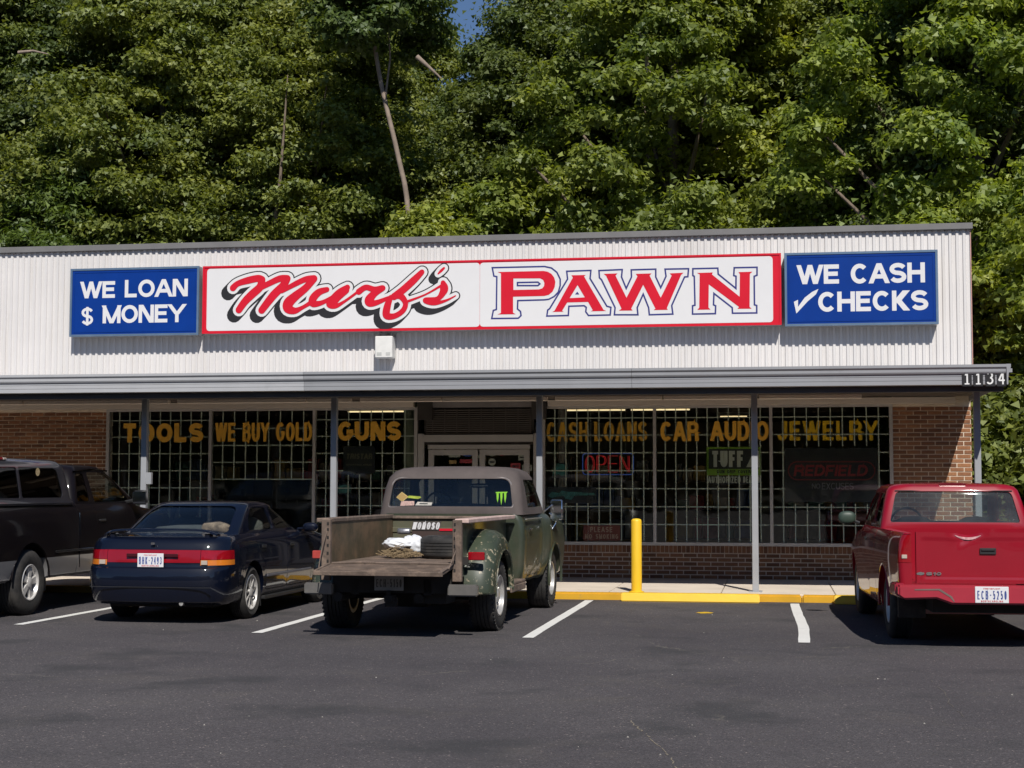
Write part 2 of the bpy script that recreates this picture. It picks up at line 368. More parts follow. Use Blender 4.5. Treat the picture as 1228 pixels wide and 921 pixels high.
M = dict(
 asphalt=asphalt_mat(), brick=brick_mat(),
 mortar=simple('mortar', (.72, .62, .50), .9, var=.12, vs=8, bump=.3, bs=60),
 concrete=simple('concrete', (.70, .61, .51), .85, var=.1, vs=1.2, bump=.25, bs=50, dirt=(.52, .44, .36), ds=1.4, dth=(.55, .85)),
 ypaint=simple('yellow paint', (.83, .52, .025), .45, var=.05, bump=.15, bs=30, dirt=(.5, .33, .08), ds=7, dth=(.66, .8)),
 wpaint=simple('road marking paint', (.78, .77, .74), .6, var=.05, bump=.3, bs=60, dirt=(.35, .34, .33), ds=9, dth=(.6, .85)),
 clad=clad_mat(),
 capm=simple('grey roof edge metal', (.17, .165, .165), .5, var=.1),
 fascia=simple('grey painted metal fascia', (.30, .305, .325), .4, var=.04, dirt=(.2, .2, .21), ds=1.2, dth=(.55, .9)),
 fascia_new=simple('lighter grey painted fascia', (.43, .435, .455), .4, var=.04, dirt=(.3, .3, .32), ds=1.2, dth=(.6, .9)),
 post=simple('grey painted post', (.33, .34, .36), .45, var=.06, dirt=(.14, .12, .11), ds=5, dth=(.68, .8)),
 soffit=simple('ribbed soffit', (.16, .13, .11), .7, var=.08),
 beige=simple('beige painted metal', (.72, .64, .56), .5, var=.05),
 alum=simple('aluminium frame', (.5, .475, .45), .42, metal=.35, var=.05),
 bar=simple('pale green security bar', (.58, .64, .55), .5, var=.06),
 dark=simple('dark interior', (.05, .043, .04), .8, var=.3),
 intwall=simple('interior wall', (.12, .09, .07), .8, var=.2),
 black=simple('black plastic', (.015, .015, .016), .45, var=.1),
 rubber=simple('tyre rubber', (.022, .021, .021), .75, var=.25, vs=6, bump=.3, bs=90, dirt=(.075, .068, .06), ds=4, dth=(.45, .8)),
 blue=simple('blue sign face', (.003, .036, .235), .28, var=.08, vs=2, coat=.3),
 red=simple('red sign paint', (.62, .012, .03), .3, var=.05, coat=.3),
 white=simple('white sign face', (.71, .70, .705), .3, var=.015, coat=.2),
 navyline=simple('navy outline', (.03, .035, .18), .4),
 signblack=simple('black sign paint', (.022, .021, .023), .4),
 signmetal=simple('bare sign edge metal', (.42, .42, .43), .4, metal=.5),
 gold=simple('gold window lettering', (.80, .43, .045), .5, var=.06, vs=5),
 shopglass=glass('shop window glass', (.97, .985, .97), 1.45),
 boardglass=glass('hazy green window panel', (.18, .24, .21), 1.55, .05),
 tube=emis('fluorescent tube', (1, .80, .45), 1.1),
 shade=simple('steel shutter', (.10, .085, .075), .5, metal=.3, var=.1),
 earth=simple('forest floor', (.045, .038, .024), .95, var=.4, vs=.5),
 grass=simple('rough grass', (.06, .085, .025), .95, var=.35, vs=1.2, bump=.5, bs=20),
)

# ------------------------------------------------------------------ ground
def grid_mesh(x0, x1, y0, y1, nx, ny, zf):
    xs = np.linspace(x0, x1, nx+1); ys = np.linspace(y0, y1, ny+1)
    v = [(x, y, zf(x, y)) for y in ys for x in xs]
    f = [(j*(nx+1)+i, j*(nx+1)+i+1, (j+1)*(nx+1)+i+1, (j+1)*(nx+1)+i) for j in range(ny) for i in range(nx)]
    mb = MB(); mb.add(v, f); return mb
def hill_z(x, y):
    a = max(0, min(1, (y-39)/70)); s = a*a*(3-2*a)
    if y < -92: q = min(1, (-92-y)/60); return -.05+22*q*q*(3-2*q)  # unseen rise behind the camera, added to keep horizon sky out of reflections
    return -.05+s*26+(.5*math.sin(x*.21+y*.13)+.35*math.sin(x*.5-y*.4))*min(1, max(0, (y-41)/14))
def lot_z(x, y): return -.06
g = grid_mesh(-260, 260, -160, 420, 65, 145, lambda x, y: hill_z(x, y) if (y > 39 or y < -92) else -.05)
setp(g.obj('ground', M['earth'], smooth=60), kind='structure')
setp(box('asphalt_lot', M['asphalt'], -70, 60, -75, 21.02, -.3, 0), kind='structure')
setp(box('grass_verge', M['grass'], 3.6, 60, 21.03, 38.9, -.3, .05), kind='structure')
setp(box('road_verge', M['grass'], -120, 120, -91.5, -75.02, -.3, .06), kind='structure')
# pavement slabs with joints, painted kerb
pv = empty('pavement'); setp(pv, kind='structure')
x = -22.0; slab_x = []
while x < 3.55: slab_x.append(x); x += 1.52
for x in slab_x:
    box('paving_slab', M['concrete'], x+.004, min(x+1.512, 3.55), 21.24, 24.66, -.2, .09, pv, .006)
kx = [-22, -17.5, -13, -8.6, -4.1, .35, 3.55]
kmat = simple('worn orange yellow kerb paint', (.66, .36, .02), .55, var=.08, bump=.2, bs=30, dirt=(.36, .25, .10), ds=6, dth=(.58, .75))
kb = empty('kerb'); setp(kb, kind='structure')
for a, b_ in zip(kx, kx[1:]):
    box('kerb_stone', kmat, a+.005, b_-.005, 21.05, 21.235, -.2, .092, kb, .018, seg=2)
# stall lines, 4 mm above the asphalt
def stall(name_x, y0, y1, wd=.115, wob=0):
    mb = MB(); n = 14; v = []
    for i in range(n+1):
        y = y0+(y1-y0)*i/n; dx = wob*math.sin(i/n*5.2)+random.uniform(-.003, .003)
        v += [(name_x-wd/2+dx, y, .004), (name_x+wd/2+dx+random.uniform(-.004, .004), y, .004)]
    mb.add(v, [(2*i, 2*i+1, 2*i+3, 2*i+2) for i in range(n)])
    return setp(mb.obj('stall_line', M['wpaint']), kind='structure')
for x, wob, y1 in ((-13.7, 0, 20.8), (-10.95, 0, 20.8), (-8.16, 0, 20.8), (-5.29, 0, 20.8), (-2.45, 0, 20.85), (.275, .022, 20.75), (3.02, 0, 20.8)):
    stall(x, 15.55 if x > -6 else (16.0 if x < -6 else 15.95), y1, wob=wob)

def wheel_stop(x0, x1, label):
    poly = [(20.76, 0.0), (21.0, 0.0), (20.97, .112), (20.79, .112)]
    mb = MB(); n = 14
    v = []; 
    for i in range(n+1):
        x = x0+(x1-x0)*i/n
        v += [(x+random.uniform(-.004, .004)*(0 < i < n), y, z+random.uniform(-.0015, .0015)*(z > 0)) for y, z in poly]
    f = [(4*i+k, 4*i+(k+1) % 4, 4*i+4+(k+1) % 4, 4*i+4+k) for i in range(n) for k in range(4)]+[(3, 2, 1, 0), (4*n, 4*n+1, 4*n+2, 4*n+3)]
    mb.add(v, f)
    o = mb.obj('wheel_stop', M['ypaint'], None, .012, 2)
    return setp(o, label, 'wheel stop', 'yellow wheel stops along the kerb')
def crack(pts, wd, mat, label=None):
    mb = MB(); P = catmull([tuple(at(a, b2, 1)) for a, b2 in pts], 1)
    G = [EYE+(Vector(p)-EYE)*(EYE.z/(EYE.z-p[2])) for p in [tuple(at(a, b2, 1)) for a, b2 in pts]]
    Q = []
    for a, b2 in zip(G, G[1:]):
        for k in range(6): p = a.lerp(b2, k/6); Q.append((p.x+random.uniform(-.012, .012), p.y+random.uniform(-.012, .012)))
    Q.append((G[-1].x, G[-1].y))
    for (a, b2), (c, d) in zip(Q, Q[1:]):
        if random.random() < .25: continue
        w1, w2 = random.uniform(.3, 1)*wd, random.uniform(.3, 1)*wd; n_ = Vector((-(d-b2), c-a)).normalized()
        mb.add([(a-n_.x*w1, b2-n_.y*w1, .002), (a+n_.x*w1, b2+n_.y*w1, .002), (c+n_.x*w2, d+n_.y*w2, .002), (c-n_.x*w2, d-n_.y*w2, .002)], [(0, 1, 2, 3)])
    setp(mb.obj('asphalt_crack', mat), kind='structure')
cmat = simple('dusty crack', (.2, .17, .13), .9, var=.3, vs=30)
crack([(755, 864), (768, 876), (778, 884), (792, 896), (803, 906), (812, 922)], .006, cmat)
crack([(690, 842), (712, 838), (735, 838), (760, 836)], .004, simple('faint crack', (.12, .105, .09), .9))
crack([(1118, 816), (1132, 830), (1140, 846), (1156, 860)], .004, simple('faint crack', (.12, .105, .09), .9))
p_ = at(845, 735, 1); k_ = EYE.z/(EYE.z-p_.z); g_ = EYE+(p_-EYE)*k_
mb = MB(); mb.add([(g_.x+.10*math.cos(a*math.pi/8)*(1+.2*math.sin(a*2.3)), g_.y+.11*math.sin(a*math.pi/8)*(1+.2*math.cos(a*1.7)), .003) for a in range(16)], [tuple(range(16))])
setp(mb.obj('paint_spill', M['ypaint']), kind='structure')
mb = MB(); rq = random.Random(9)
for _ in range(70):
    a, b2, s_ = rq.uniform(-9, 5), rq.uniform(7.5, 19), rq.uniform(.004, .012); q_ = rq.uniform(0, 6)
    mb.add([(a+s_*math.cos(q_+k*2.1), b2+s_*math.sin(q_+k*2.1), .002) for k in range(3)]+[(a, b2, .004+s_*.7)], [(0, 1, 2), (0, 1, 3), (1, 2, 3), (2, 0, 3)])
setp(mb.obj('loose_gravel', simple('pale grit', (.35, .33, .3), .9, var=.4, vs=50)), kind='stuff')
wheel_stop(-2.02, -.2, 'yellow concrete wheel stop in the empty bay in front of the yellow bollard')
wheel_stop(.76, 2.6, 'yellow concrete wheel stop under the front of the red pickup')
# bollard
mb = MB(); mb.lathe([(.072, .05), (.072, 1.05), (.066, 1.072), (.045, 1.085), (.01, 1.09)], 28, 'z')
bo = empty('bollard', (-1.86, 21.32, .0), label='yellow painted steel bollard standing on the pavement edge', cat='bollard')
mb.obj('pipe', M['ypaint'], bo, smooth=50)
MB().lathe([(.10, .085), (.105, .097), (.08, .105), (.06, .105)], 20, 'z').obj('base_ring', M['ypaint'], bo)

# ------------------------------------------------------------------ store building
B = empty('store_building', (0, 0, 0), label='long low brick storefront with white corrugated upper front and grey canopy', cat='building')
YF = 24.70; XR = 3.0; XL = -20.0
def part(name, mat, x0, x1, y0, y1, z0, z1, bevel=0, parent=None, **k): return box(name, mat, x0, x1, y0, y1, z0, z1, parent or B, bevel, **k)
# walls (mortar faces, bricks stand 10 mm proud)
part('wall', M['mortar'], XL, -11.08, YF+.008, YF+.25, .0, 3.3)
part('wall', M['mortar'], -11.08, -5.72, YF+.008, YF+.22, .0, .60)
part('wall', M['mortar'], -3.66, 1.815, YF+.008, YF+.22, .0, .60)
part('wall', M['mortar'], 1.815, XR-.012, YF+.008, YF+.25, .0, 3.3)
part('side_wall', M['mortar'], XR-.25, XR-.012, YF+.25, 37.0, .0, 5.4)
part('back_wall', M['mortar'], XL, XR, 37.0, 37.25, .0, 5.4)
part('side_wall', M['mortar'], XL, XL+.25, YF+.25, 37.0, .0, 5.4)
part('roof', M['capm'], XL, XR, YF+.05, 37.2, 5.36, 5.45)
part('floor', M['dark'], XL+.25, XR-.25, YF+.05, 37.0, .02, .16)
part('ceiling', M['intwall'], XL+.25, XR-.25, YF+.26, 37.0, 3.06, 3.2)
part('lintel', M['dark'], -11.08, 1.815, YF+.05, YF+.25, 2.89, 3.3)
# bricks
bl, bh, bd = .1985, .0525, .05
bm_ = MB().box(-.5, .5, 0, bd, 0, bh).mesh('brick'); bm_.materials.append(M['brick'])
cand = []
def courses(x0, x1, z0, z1, shift=0):
    k = 0; z = z0
    while z+bh <= z1+.001:
        xx = x0-((k+shift) % 2)*.10675
        while xx < x1-.02:
            a, b2 = max(xx, x0), min(xx+bl, x1)
            if b2-a > .03: cand.append((a, b2, z))
            xx += .2135
        z += .067; k += 1
courses(XL, -11.085, .095, 2.80); courses(1.82, XR, .095, 2.80, 1)
courses(-11.085, -5.73, .088, .49); courses(-3.65, 1.82, .088, .49)
def vis(c):
    x_, z_ = (c[0]+c[1])/2, c[2]
    s = 0
    if x_ > 1.82 and z_ > 1.50: s = 3
    elif -13.35 < x_ < -11.05 and z_ > 1.86: s = 2.5
    elif -2.9 < x_ < 1.15 and z_ < .49: s = 2
    return s+random.random()*.1
cand.sort(key=vis, reverse=True)
stuff = MB()
for i, (a, b2, z) in enumerate(cand):
    dy = random.uniform(-.002, .002)
    if i < 296:
        o = bpy.data.objects.new('brick', bm_); COL.objects.link(o); o.parent = B
        o.location = ((a+b2)/2, YF+dy, z); o.scale = (b2-a-.0, 1, 1)
    else: stuff.box(a, b2, YF+dy, YF+bd, z, z+bh)
for a, b3 in ((-11.085, -5.73), (-3.65, 1.82)):      # rowlock course under the sills
    xx = a
    while xx < b3-.02:
        stuff.box(xx, min(xx+.057, b3), YF-.004, YF+bd, .492, .598); xx += .067
z = .155; k = 0
while z < 5.2:                                      # east side wall
    y = YF+.02-(k % 2)*.107
    while y < 37: stuff.box(XR-bd, XR, max(y, YF+.06), y+bl, z, z+bh); y += .2135
    z += .067; k += 1
setp(stuff.obj('brickwork', M['brick'], B, fix=False), kind='stuff')
# corrugated cladding, sheet by sheet
ZC0, ZC1 = 3.12, 5.50
def sheet(x0, x1):
    mb = MB(); pitch = .1045; pf = [(0, 0), (.036, 0), (.046, .024), (.094, .024), (.1045, 0)]
    xs = []; x = x0
    while x < x1-.001:
        for dx, dy in pf[:-1]:
            if x+dx <= x1: xs.append((x+dx, dy))
        x += pitch
    xs.append((x1, 0)); jit = random.uniform(-.0035, .0035)
    v = []
    for (a, dy) in xs: v += [(a, YF-.035+dy+jit, ZC0), (a, YF-.035+dy+jit, ZC1)]
    n = len(xs); mb.add(v, [(2*i, 2*i+2, 2*i+3, 2*i+1) for i in range(n-1)])
    return mb.obj('cladding_panel', M['clad'], B, fix=False)
W_ = .1045*9
x = XR+.02-W_
while x > -16.2:
    sheet(x, x+W_); x -= W_
part('cladding_backing', M['clad'], XL, XR, YF+.0, YF+.05, 3.31, 5.36)
part('parapet_cap', M['capm'], -16.2, -6.2, YF-.09, YF+.2, 5.502, 5.60, .006)
part('parapet_cap', M['capm'], -6.195, XR+.06, YF-.09, YF+.2, 5.502, 5.60, .006)
part('corner_trim', simple('rusty corner trim', (.55, .3, .26), .6, var=.2), XR+.022, XR+.034, YF-.04, YF+.06, ZC0, 5.498)
part('upper_side_wall', M['clad'], XR-.01, XR+.015, YF+.06, 37.2, 5.2, 5.498)
# canopy: roof deck, soffit, beams, two-tier fascia in lengths, posts
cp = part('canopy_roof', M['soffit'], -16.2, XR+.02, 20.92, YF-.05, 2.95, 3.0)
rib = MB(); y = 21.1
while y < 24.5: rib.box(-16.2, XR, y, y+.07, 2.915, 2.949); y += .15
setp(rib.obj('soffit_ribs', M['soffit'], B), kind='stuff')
mb = MB(); mb.add([(-16.2, 20.9, 3.06), (XR+.06, 20.9, 3.06), (XR+.06, YF-.05, 3.36), (-16.2, YF-.05, 3.36), (-16.2, 20.9, 3.01), (XR+.06, 20.9, 3.01), (XR+.06, YF-.05, 3.31), (-16.2, YF-.05, 3.31)],
   [(0, 1, 2, 3), (7, 6, 5, 4), (0, 4, 5, 1), (1, 5, 6, 2), (2, 6, 7, 3), (3, 7, 4, 0)]); mb.obj('canopy_deck', M['fascia'], B)
part('edge_beam', simple('shadow dark beam', (.05, .05, .055), .6), -16.2, XR-.05, 20.91, 21.05, 2.765, 2.945)  # dark colour carries the shadow on the inner beam below the fascia
part('post_beam', simple('shadow grey beam', (.05, .048, .05), .6), -16.2, XR-.2, 21.60, 21.74, 2.81, 2.93)  # coloured dark too, part of the shadow strip under the fascia
XE = 2.965
fasc_prof = [(20.80, 2.842), (20.785, 2.848), (20.785, 2.898), (20.793, 2.901), (20.785, 2.904), (20.785, 2.948), (20.793, 2.951), (20.785, 2.954), (20.785, 2.975),
             (20.765, 2.990), (20.755, 3.01), (20.755, 3.045), (20.735, 3.07), (20.735, 3.105), (20.90, 3.11), (20.90, 2.842)]
for a, b2, mm in ((-16.2, -6.43, 'fascia_new'), (-6.426, -1.87, 'fascia'), (-1.866, XE, 'fascia')):
    MB().prism(fasc_prof, a, b2).obj('fascia_board', M[mm], B)
endp = [(XE+.001, 2.844), (XE+.02, 2.844), (XE+.02, 2.965), (XE+.035, 3.01), (XE+.055, 3.07), (XE+.055, 3.108), (XE+.001, 3.108)]
MB().prism(endp, 20.74, YF+.04, 'y').obj('end_fascia', M['fascia'], B, fix=True)
for px in (-15.1, -12.1, -9.12, -6.24, -3.25, -.26, 2.70):
    p = part('canopy_post', M['post'], px-.043, px+.043, 21.625, 21.715, .09, 2.809, .006)
    q = box('base_plate', M['post'], px-.09, px+.09, 21.57, 21.77, .091, .103, p)
part('junction_box', M['post'], -9.12+.044, -9.12+.12, 21.63, 21.69, 1.55, 1.72)
tr = part('wall_beam', M['beige'], -16, -5.75, YF-.16, YF-.01, 2.81, 2.905)
part('wall_beam', M['beige'], -3.55, 2.75, YF-.16, YF-.01, 2.81, 2.905)
for a, b2 in ((-14.0, -11.6), (-11.58, -9.2), (-9.05, -7.0), (-6.98, -6.3), (-6.15, -4.9), (-4.88, -3.3), (-3.18, -1.6), (-1.58, -.3), (-.2, 1.25)):
    t = part('strip_light', M['beige'], a, b2, 22.72, 22.84, 2.792, 2.852, .006)
part('hatch_cover', M['beige'], .66, .86, YF-.175, YF-.162, 2.83, 2.90)
# ---- windows
ZS, ZT = .652, 2.795
ENDS = (-11.045, -5.74, -3.64, 1.79)
def window(x0, x1, nv, boards=(), zrows=(.93, 1.21, 1.495, 1.78, 2.065, 2.345, 2.62), board_z=None):
    wn = empty('window', ((x0+x1)/2, YF, ZS), parent=B); ox = (x0+x1)/2
    def wb(name, mat, a, b2, y0, y1, z0, z1, bev=0): return box(name, mat, a-ox, b2-ox, y0-YF, y1-YF, z0-ZS, z1-ZS, wn, bev)
    fm = MB()
    for (a, b2, z0, z1) in ((x0-(.03 if x0 in ENDS else 0), x0+.024, .60, 2.81), (x1-.024, x1+(.03 if x1 in ENDS else -.001), .60, 2.81), (x0+.0241, x1-.0241, .602, .652), (x0+.0241, x1-.0241, 2.77, 2.809)):
        fm.box(a-ox, b2-ox, -.03, .05, z0-ZS, z1-ZS)
    fm.obj('frame', M['alum'], wn)
    wb('pane', M['shopglass'], x0+.0242, x1-.0242, YF+.004, YF+.010, .652, 2.77)
    ib = .0155
    for i in range(1, nv):
        bx = x0+(x1-x0)*i/nv
        spans = [(.66, 2.765)]
        for (a, b2, z0, z1) in boards:
            if a < bx < b2:
                spans = [(s0, s1) for s in spans for (s0, s1) in ((s[0], min(s[1], z0)), (max(s[0], z1), s[1])) if s1-s0 > .02]
        for s0, s1 in spans:
            wb('bar', M['bar'], bx-ib/2, bx+ib/2, YF+.03, YF+.042, s0, s1)
    for z in zrows:
        spans = [(x0+.03, x1-.03)]
        for (a, b2, z0, z1) in boards:
            if z0 < z < z1:
                spans = [(s0, s1) for s in spans for (s0, s1) in ((s[0], min(s[1], a)), (max(s[0], b2), s[1])) if s1-s0 > .02]
        for s0, s1 in spans:
            wb('bar', M['bar'], s0, s1, YF+.0421, YF+.056, z-ib/2, z+ib/2)
    return wn, ox
def wword(wn, ox, items, y, mat='gold', name='lettering'):
    """items in world x / z, converted to the window's frame"""
    it = [((t, a-ox, b2-ox, z0-ZS, z1-ZS, th, y-YF), kw) for (t, a, b2, z0, z1, th), kw in items]
    return lettering(name, M[mat] if isinstance(mat, str) else mat, it, wn)
def X(px, py=520): return at(px, py, YF).x
def Z(py, px=600): return at(px, py, YF).z
w1, o1 = window(-11.045, -9.24, 10)
w2, o2 = window(-9.24, -7.45, 9, boards=((-9.3, -7.4, .6, 1.63),), zrows=(1.64, 1.92, 2.2, 2.48))
w3, o3 = window(-7.45, -5.74, 9, boards=((X(411), X(450), Z(569), Z(534)),))
w4, o4 = window(-3.64, -1.86, 10, boards=((X(655), X(715), Z(603), Z(583)),))
w5, o5 = window(-1.86, -.04, 11)
w6, o6 = window(-.04, 1.79, 10, boards=((X(941), X(1052), Z(603), Z(536)),))
YL = YF-.0015
def zr(a, b2, px): return Z(b2, px), Z(a, px)
wword(w1, o1, [(('TOOLS', X(147), X(244), *zr(507.5, 530.5, 190), .085), dict(gap=.35))], YL)
wword(w2, o2, [(('WE', X(258), X(283), *zr(507, 529.5, 270), .052), dict(gap=.25)), (('BUY', X(291), X(323), *zr(507, 529.5, 300), .052), dict(gap=.3)), (('GOLD', X(331), X(374.5), *zr(506.5, 529, 350), .052), dict(gap=.3))], YL)
wword(w3, o3, [(('GUNS', X(405), X(481), *zr(505.5, 528.5, 440), .08), dict(gap=.3))], YL)
YI = YF+.060
wword(w4, o4, [(('CASH', X(655), X(705), *zr(506, 529.5, 680), .05), dict(gap=.45)), (('LOANS', X(712), X(776), *zr(505.5, 529, 740), .05), dict(gap=.4))], YI)
wword(w5, o5, [(('CAR', X(792), X(838), *zr(505.5, 529, 815), .06), dict(gap=.35)), (('AUDIO', X(852), X(922), *zr(505, 528.5, 890), .06), dict(gap=.3))], YL)
wword(w6, o6, [(('JEWELRY', X(932), X(1053), *zr(504.5, 528, 990), .055), dict(gap=.6))], YI, simple('yellow window lettering', (.90, .55, .015), .5, var=.05))
# panels and signs behind the glass
def board(name, label, cat, x0, x1, z0, z1, y, mat, th=.012):
    r = empty(name, ((x0+x1)/2, y, z0), label=label, cat=cat)
    box('board', mat, x0-(x0+x1)/2, x1-(x0+x1)/2, 0, th, 0, z1-z0, r); return r, (x0+x1)/2, z0
bp = box('window_panel', M['boardglass'], -9.2, -7.48, YF+.1, YF+.106, .66, 1.63, None)
setp(bp, 'hazy green translucent panel behind the bars under WE BUY GOLD', 'panel')
def onboard(r, ox, oz, items, mat, name='lettering', y=-.0015):
    return lettering(name, mat, [((t, a-ox, b2-ox, z0-oz, z1-oz, th, y), kw) for (t, a, b2, z0, z1, th), kw in items], r)
lime = simple('lime green print', (.16, .30, .02), .5); offw = simple('off white print', (.42, .45, .38), .5); dkb = simple('black poster', (.012, .013, .014), .35)
x0, x1, z0, z1 = X(847), X(912), Z(570, 880), Z(536, 880)
r, ox, oz = board('window_banner', 'lime green and black TUFF banner in the window right of the bollard', 'banner', x0, x1, z0, z1, YF+.03, lime, .004)
def rect(mb, a, b2, c, d, y, ox, oz): flat_poly(mb, [[(a-ox, c-oz), (b2-ox, c-oz), (b2-ox, d-oz), (a-ox, d-oz)]], y)
mb = MB(); rect(mb, x0+.03, x1-.03, z0+.10, z1-.03, -.001, ox, oz); mb.obj('black_field', dkb, r, fix=False)
onboard(r, ox, oz, [(('TUFF', x0+.08, x0+.58, z0+.13, z1-.06, .055), dict(gap=.4))], offw, y=-.002)
mb = MB(); flat_poly(mb, [[(x0+.62-ox, z0+.13-oz), (x0+.70-ox, z0+.13-oz), (x0+.78-ox, z1-.06-oz), (x0+.74-ox, z1-.06-oz)]], -.002); flat_poly(mb, [[(x0+.79-ox, z0+.13-oz), (x0+.83-ox, z0+.13-oz), (x0+.82-ox, z1-.06-oz), (x0+.78-ox, z1-.06-oz)]], -.002); mb.obj('emblem', offw, r, fix=False)
onboard(r, ox, oz, [(('GUN', x0+.16, x0+.28, z0+.03, z0+.085, .012), {}), (('GRIP', x0+.32, x0+.45, z0+.03, z0+.085, .012), {}), (('COVERS', x0+.49, x0+.72, z0+.03, z0+.085, .012), {})], dkb)
za, zb = Z(580, 880), Z(570.5, 880)
r, ox, oz = board('dealer_strip', 'narrow dark AUTHORIZED DEALER strip hanging right under the lime banner', 'sign', x0, x1, za-.01, zb, YF+.032, dkb, .004)
onboard(r, ox, oz, [(('AUTHORIZED', x0+.02, x0+.53, za+.01, zb-.012, .017), {}), (('DEALER', x0+.57, x1-.02, za+.01, zb-.012, .017), {})], offw)
x0, x1, z0, z1 = X(941), X(1052), Z(602, 990), Z(537, 990)
r, ox, oz = board('window_poster', 'large black REDFIELD poster behind the glass under JEWELRY', 'poster', x0, x1, z0, z1, YF+.04, dkb, .006)
dred = simple('dull red print', (.17, .012, .014), .5); dgrey = simple('dull grey print', (.12, .12, .12), .5)
onboard(r, ox, oz, [(('REDFIELD', X(951), X(1039), Z(571, 990), Z(557.5, 990), .036), dict(gap=.35, slant=.18))], dred)
mb = MB(); xa, xb, zc, hh = X(945)-ox, X(1051)-ox-.03, (Z(564.5, 990))-oz, .14
ribbon(mb, [(xa+hh, zc-hh), (xb-hh, zc-hh)]+[(xb-hh+hh*math.cos(rad(a)), zc+hh*math.sin(rad(a))) for a in range(-75, 91, 15)]+[(xa+hh, zc+hh)]+[(xa+hh+hh*math.cos(rad(a)), zc+hh*math.sin(rad(a))) for a in range(105, 271, 15)], .014, -.0015, lambda a, b2, c: (a, c, b2)); mb.obj('oval_line', dred, r, fix=False)
onboard(r, ox, oz, [(('NO', X(973), X(983), Z(586, 990), Z(580, 990), .01), {}), (('EXCUSES', X(985), X(1023), Z(587, 990), Z(579, 990), .012), dict(gap=.6))], dgrey)
x0, x1, z0, z1 = X(411), X(449), Z(568, 430), Z(535, 430)
r, ox, oz = board('window_poster', 'small dark TRISTAR poster behind the glass under GUNS', 'poster', x0, x1, z0, z1, YF+.045, dkb, .006)
olv = simple('olive print', (.10, .095, .05), .5)
onboard(r, ox, oz, [(('TRISTAR', x0+.05, x1-.05, z0+.24, z0+.33, .02), dict(slant=.1)), (('SPORTING ARMS', x0+.05, x1-.05, z0+.13, z0+.16, .007), {})], olv)
x0, x1, z0, z1 = X(699), X(743), Z(648.5, 720), Z(630, 720)
r, ox, oz = board('no_smoking_sign', 'faded red PLEASE NO SMOKING sign leaning inside the bottom of the window', 'sign', x0, x1, z0, z1, YF+.03, simple('faded red board', (.20, .045, .035), .6, var=.2), .008)
fad = simple('faded tan print', (.4, .27, .2), .6)
onboard(r, ox, oz, [(('PLEASE', x0+.11, x1-.12, z0+.135, z1-.025, .017), dict(gap=.8)), (('NO', x0+.03, x0+.14, z0+.03, z0+.105, .016), dict(gap=.8)), (('SMOKING', x0+.2, x1-.03, z0+.03, z0+.105, .016), dict(gap=.8))], fad)
teal = simple('teal printed picture', (.025, .13, .12), .5, var=.7, vs=14)
def picture(label, px0, px1, py0, py1, cut, mat=teal, nm='window_picture'):
    x0, x1, z0, z1 = X(px0), X(px1), Z(py1, px0), Z(py0, px0)
    r, ox, oz = board(nm, label, 'picture', x0, x1, z0, z1, YF+.05, dkb, .006)
    mb = MB(); ww, hh = x1-x0, z1-z0
    flat_poly(mb, [[(-ww/2+a*ww, b2*hh) for a, b2 in cut]], -.0015); mb.obj('print', mat, r, fix=False)
picture('long dark picture with a teal shape low in the window by the door', 655, 715, 584, 603, [(.03, .45), (.1, .7), (.25, .62), (.3, .78), (.45, .7), (.95, .62), (.98, .5), (.55, .45), (.5, .2), (.38, .25), (.35, .42), (.2, .4), (.1, .3)])
picture('small teal picture above the long one beside the door', 661, 682, 555, 573, [(.05, .1), (.1, .6), (.35, .95), (.7, .9), (.95, .6), (.9, .25), (.6, .1), (.4, .25)])
picture('teal picture low in the window beside the old green pickup', 404, 421, 580, 593, [(.05, .2), (.1, .8), (.5, .9), (.9, .8), (.95, .3), (.5, .1)])
# neon sign
r = empty('neon_sign', (X(728), YF+.14, Z(556, 728)), label='red and blue neon OPEN sign hanging inside the window', cat='neon sign')
nr = emis('red neon tube', (.75, .035, .04), .22); nb = emis('blue neon tube', (.06, .13, .5), .22)
ox, oz = X(728), Z(556, 728)
def neon(pts, mat, nm, rr=.006): MB().tube([(a-ox, 0, b2-oz) for a, b2 in pts], rr, 6).obj(nm, mat, r)
xa, xb, za, zb = X(697.5), X(758.5), Z(569, 728), Z(543.5, 728); c = .05
neon([(xa+c, za), (xb-c, za)]+[(xb-c+c*math.sin(rad(a)), za+c-c*math.cos(rad(a))) for a in (30, 60, 90)]+[(xb, zb-c)]+[(xb-c+c*math.cos(rad(a)), zb-c+c*math.sin(rad(a))) for a in (30, 60, 90)]+[(xa+c, zb)]+[(xa+c-c*math.sin(rad(a)), zb-c+c*math.cos(rad(a))) for a in (30, 60, 90)]+[(xa, za+c)]+[(xa+c-c*math.cos(rad(a)), za+c-c*math.sin(rad(a))) for a in (30, 60, 90)], nb, 'blue_tube')
zl, zh = za+.04, zb-.04; lw = (xb-xa-.07)/4
for i, ch in enumerate('OPEN'):
    for st in GL[ch][1]:
        for off in (0, .022):
            a0 = xa+.04+i*lw+off
            neon([(a0+p[0]*(lw-.055), zl+p[1]*(zh-zl)) for p in st], nr, 'letter_tube', .004)
for a in (-.28, .28):
    MB().tube([(a, .01, .16), (a, .01, 1.1)], .002, 4).obj('hanging_chain', M['bar'], r)

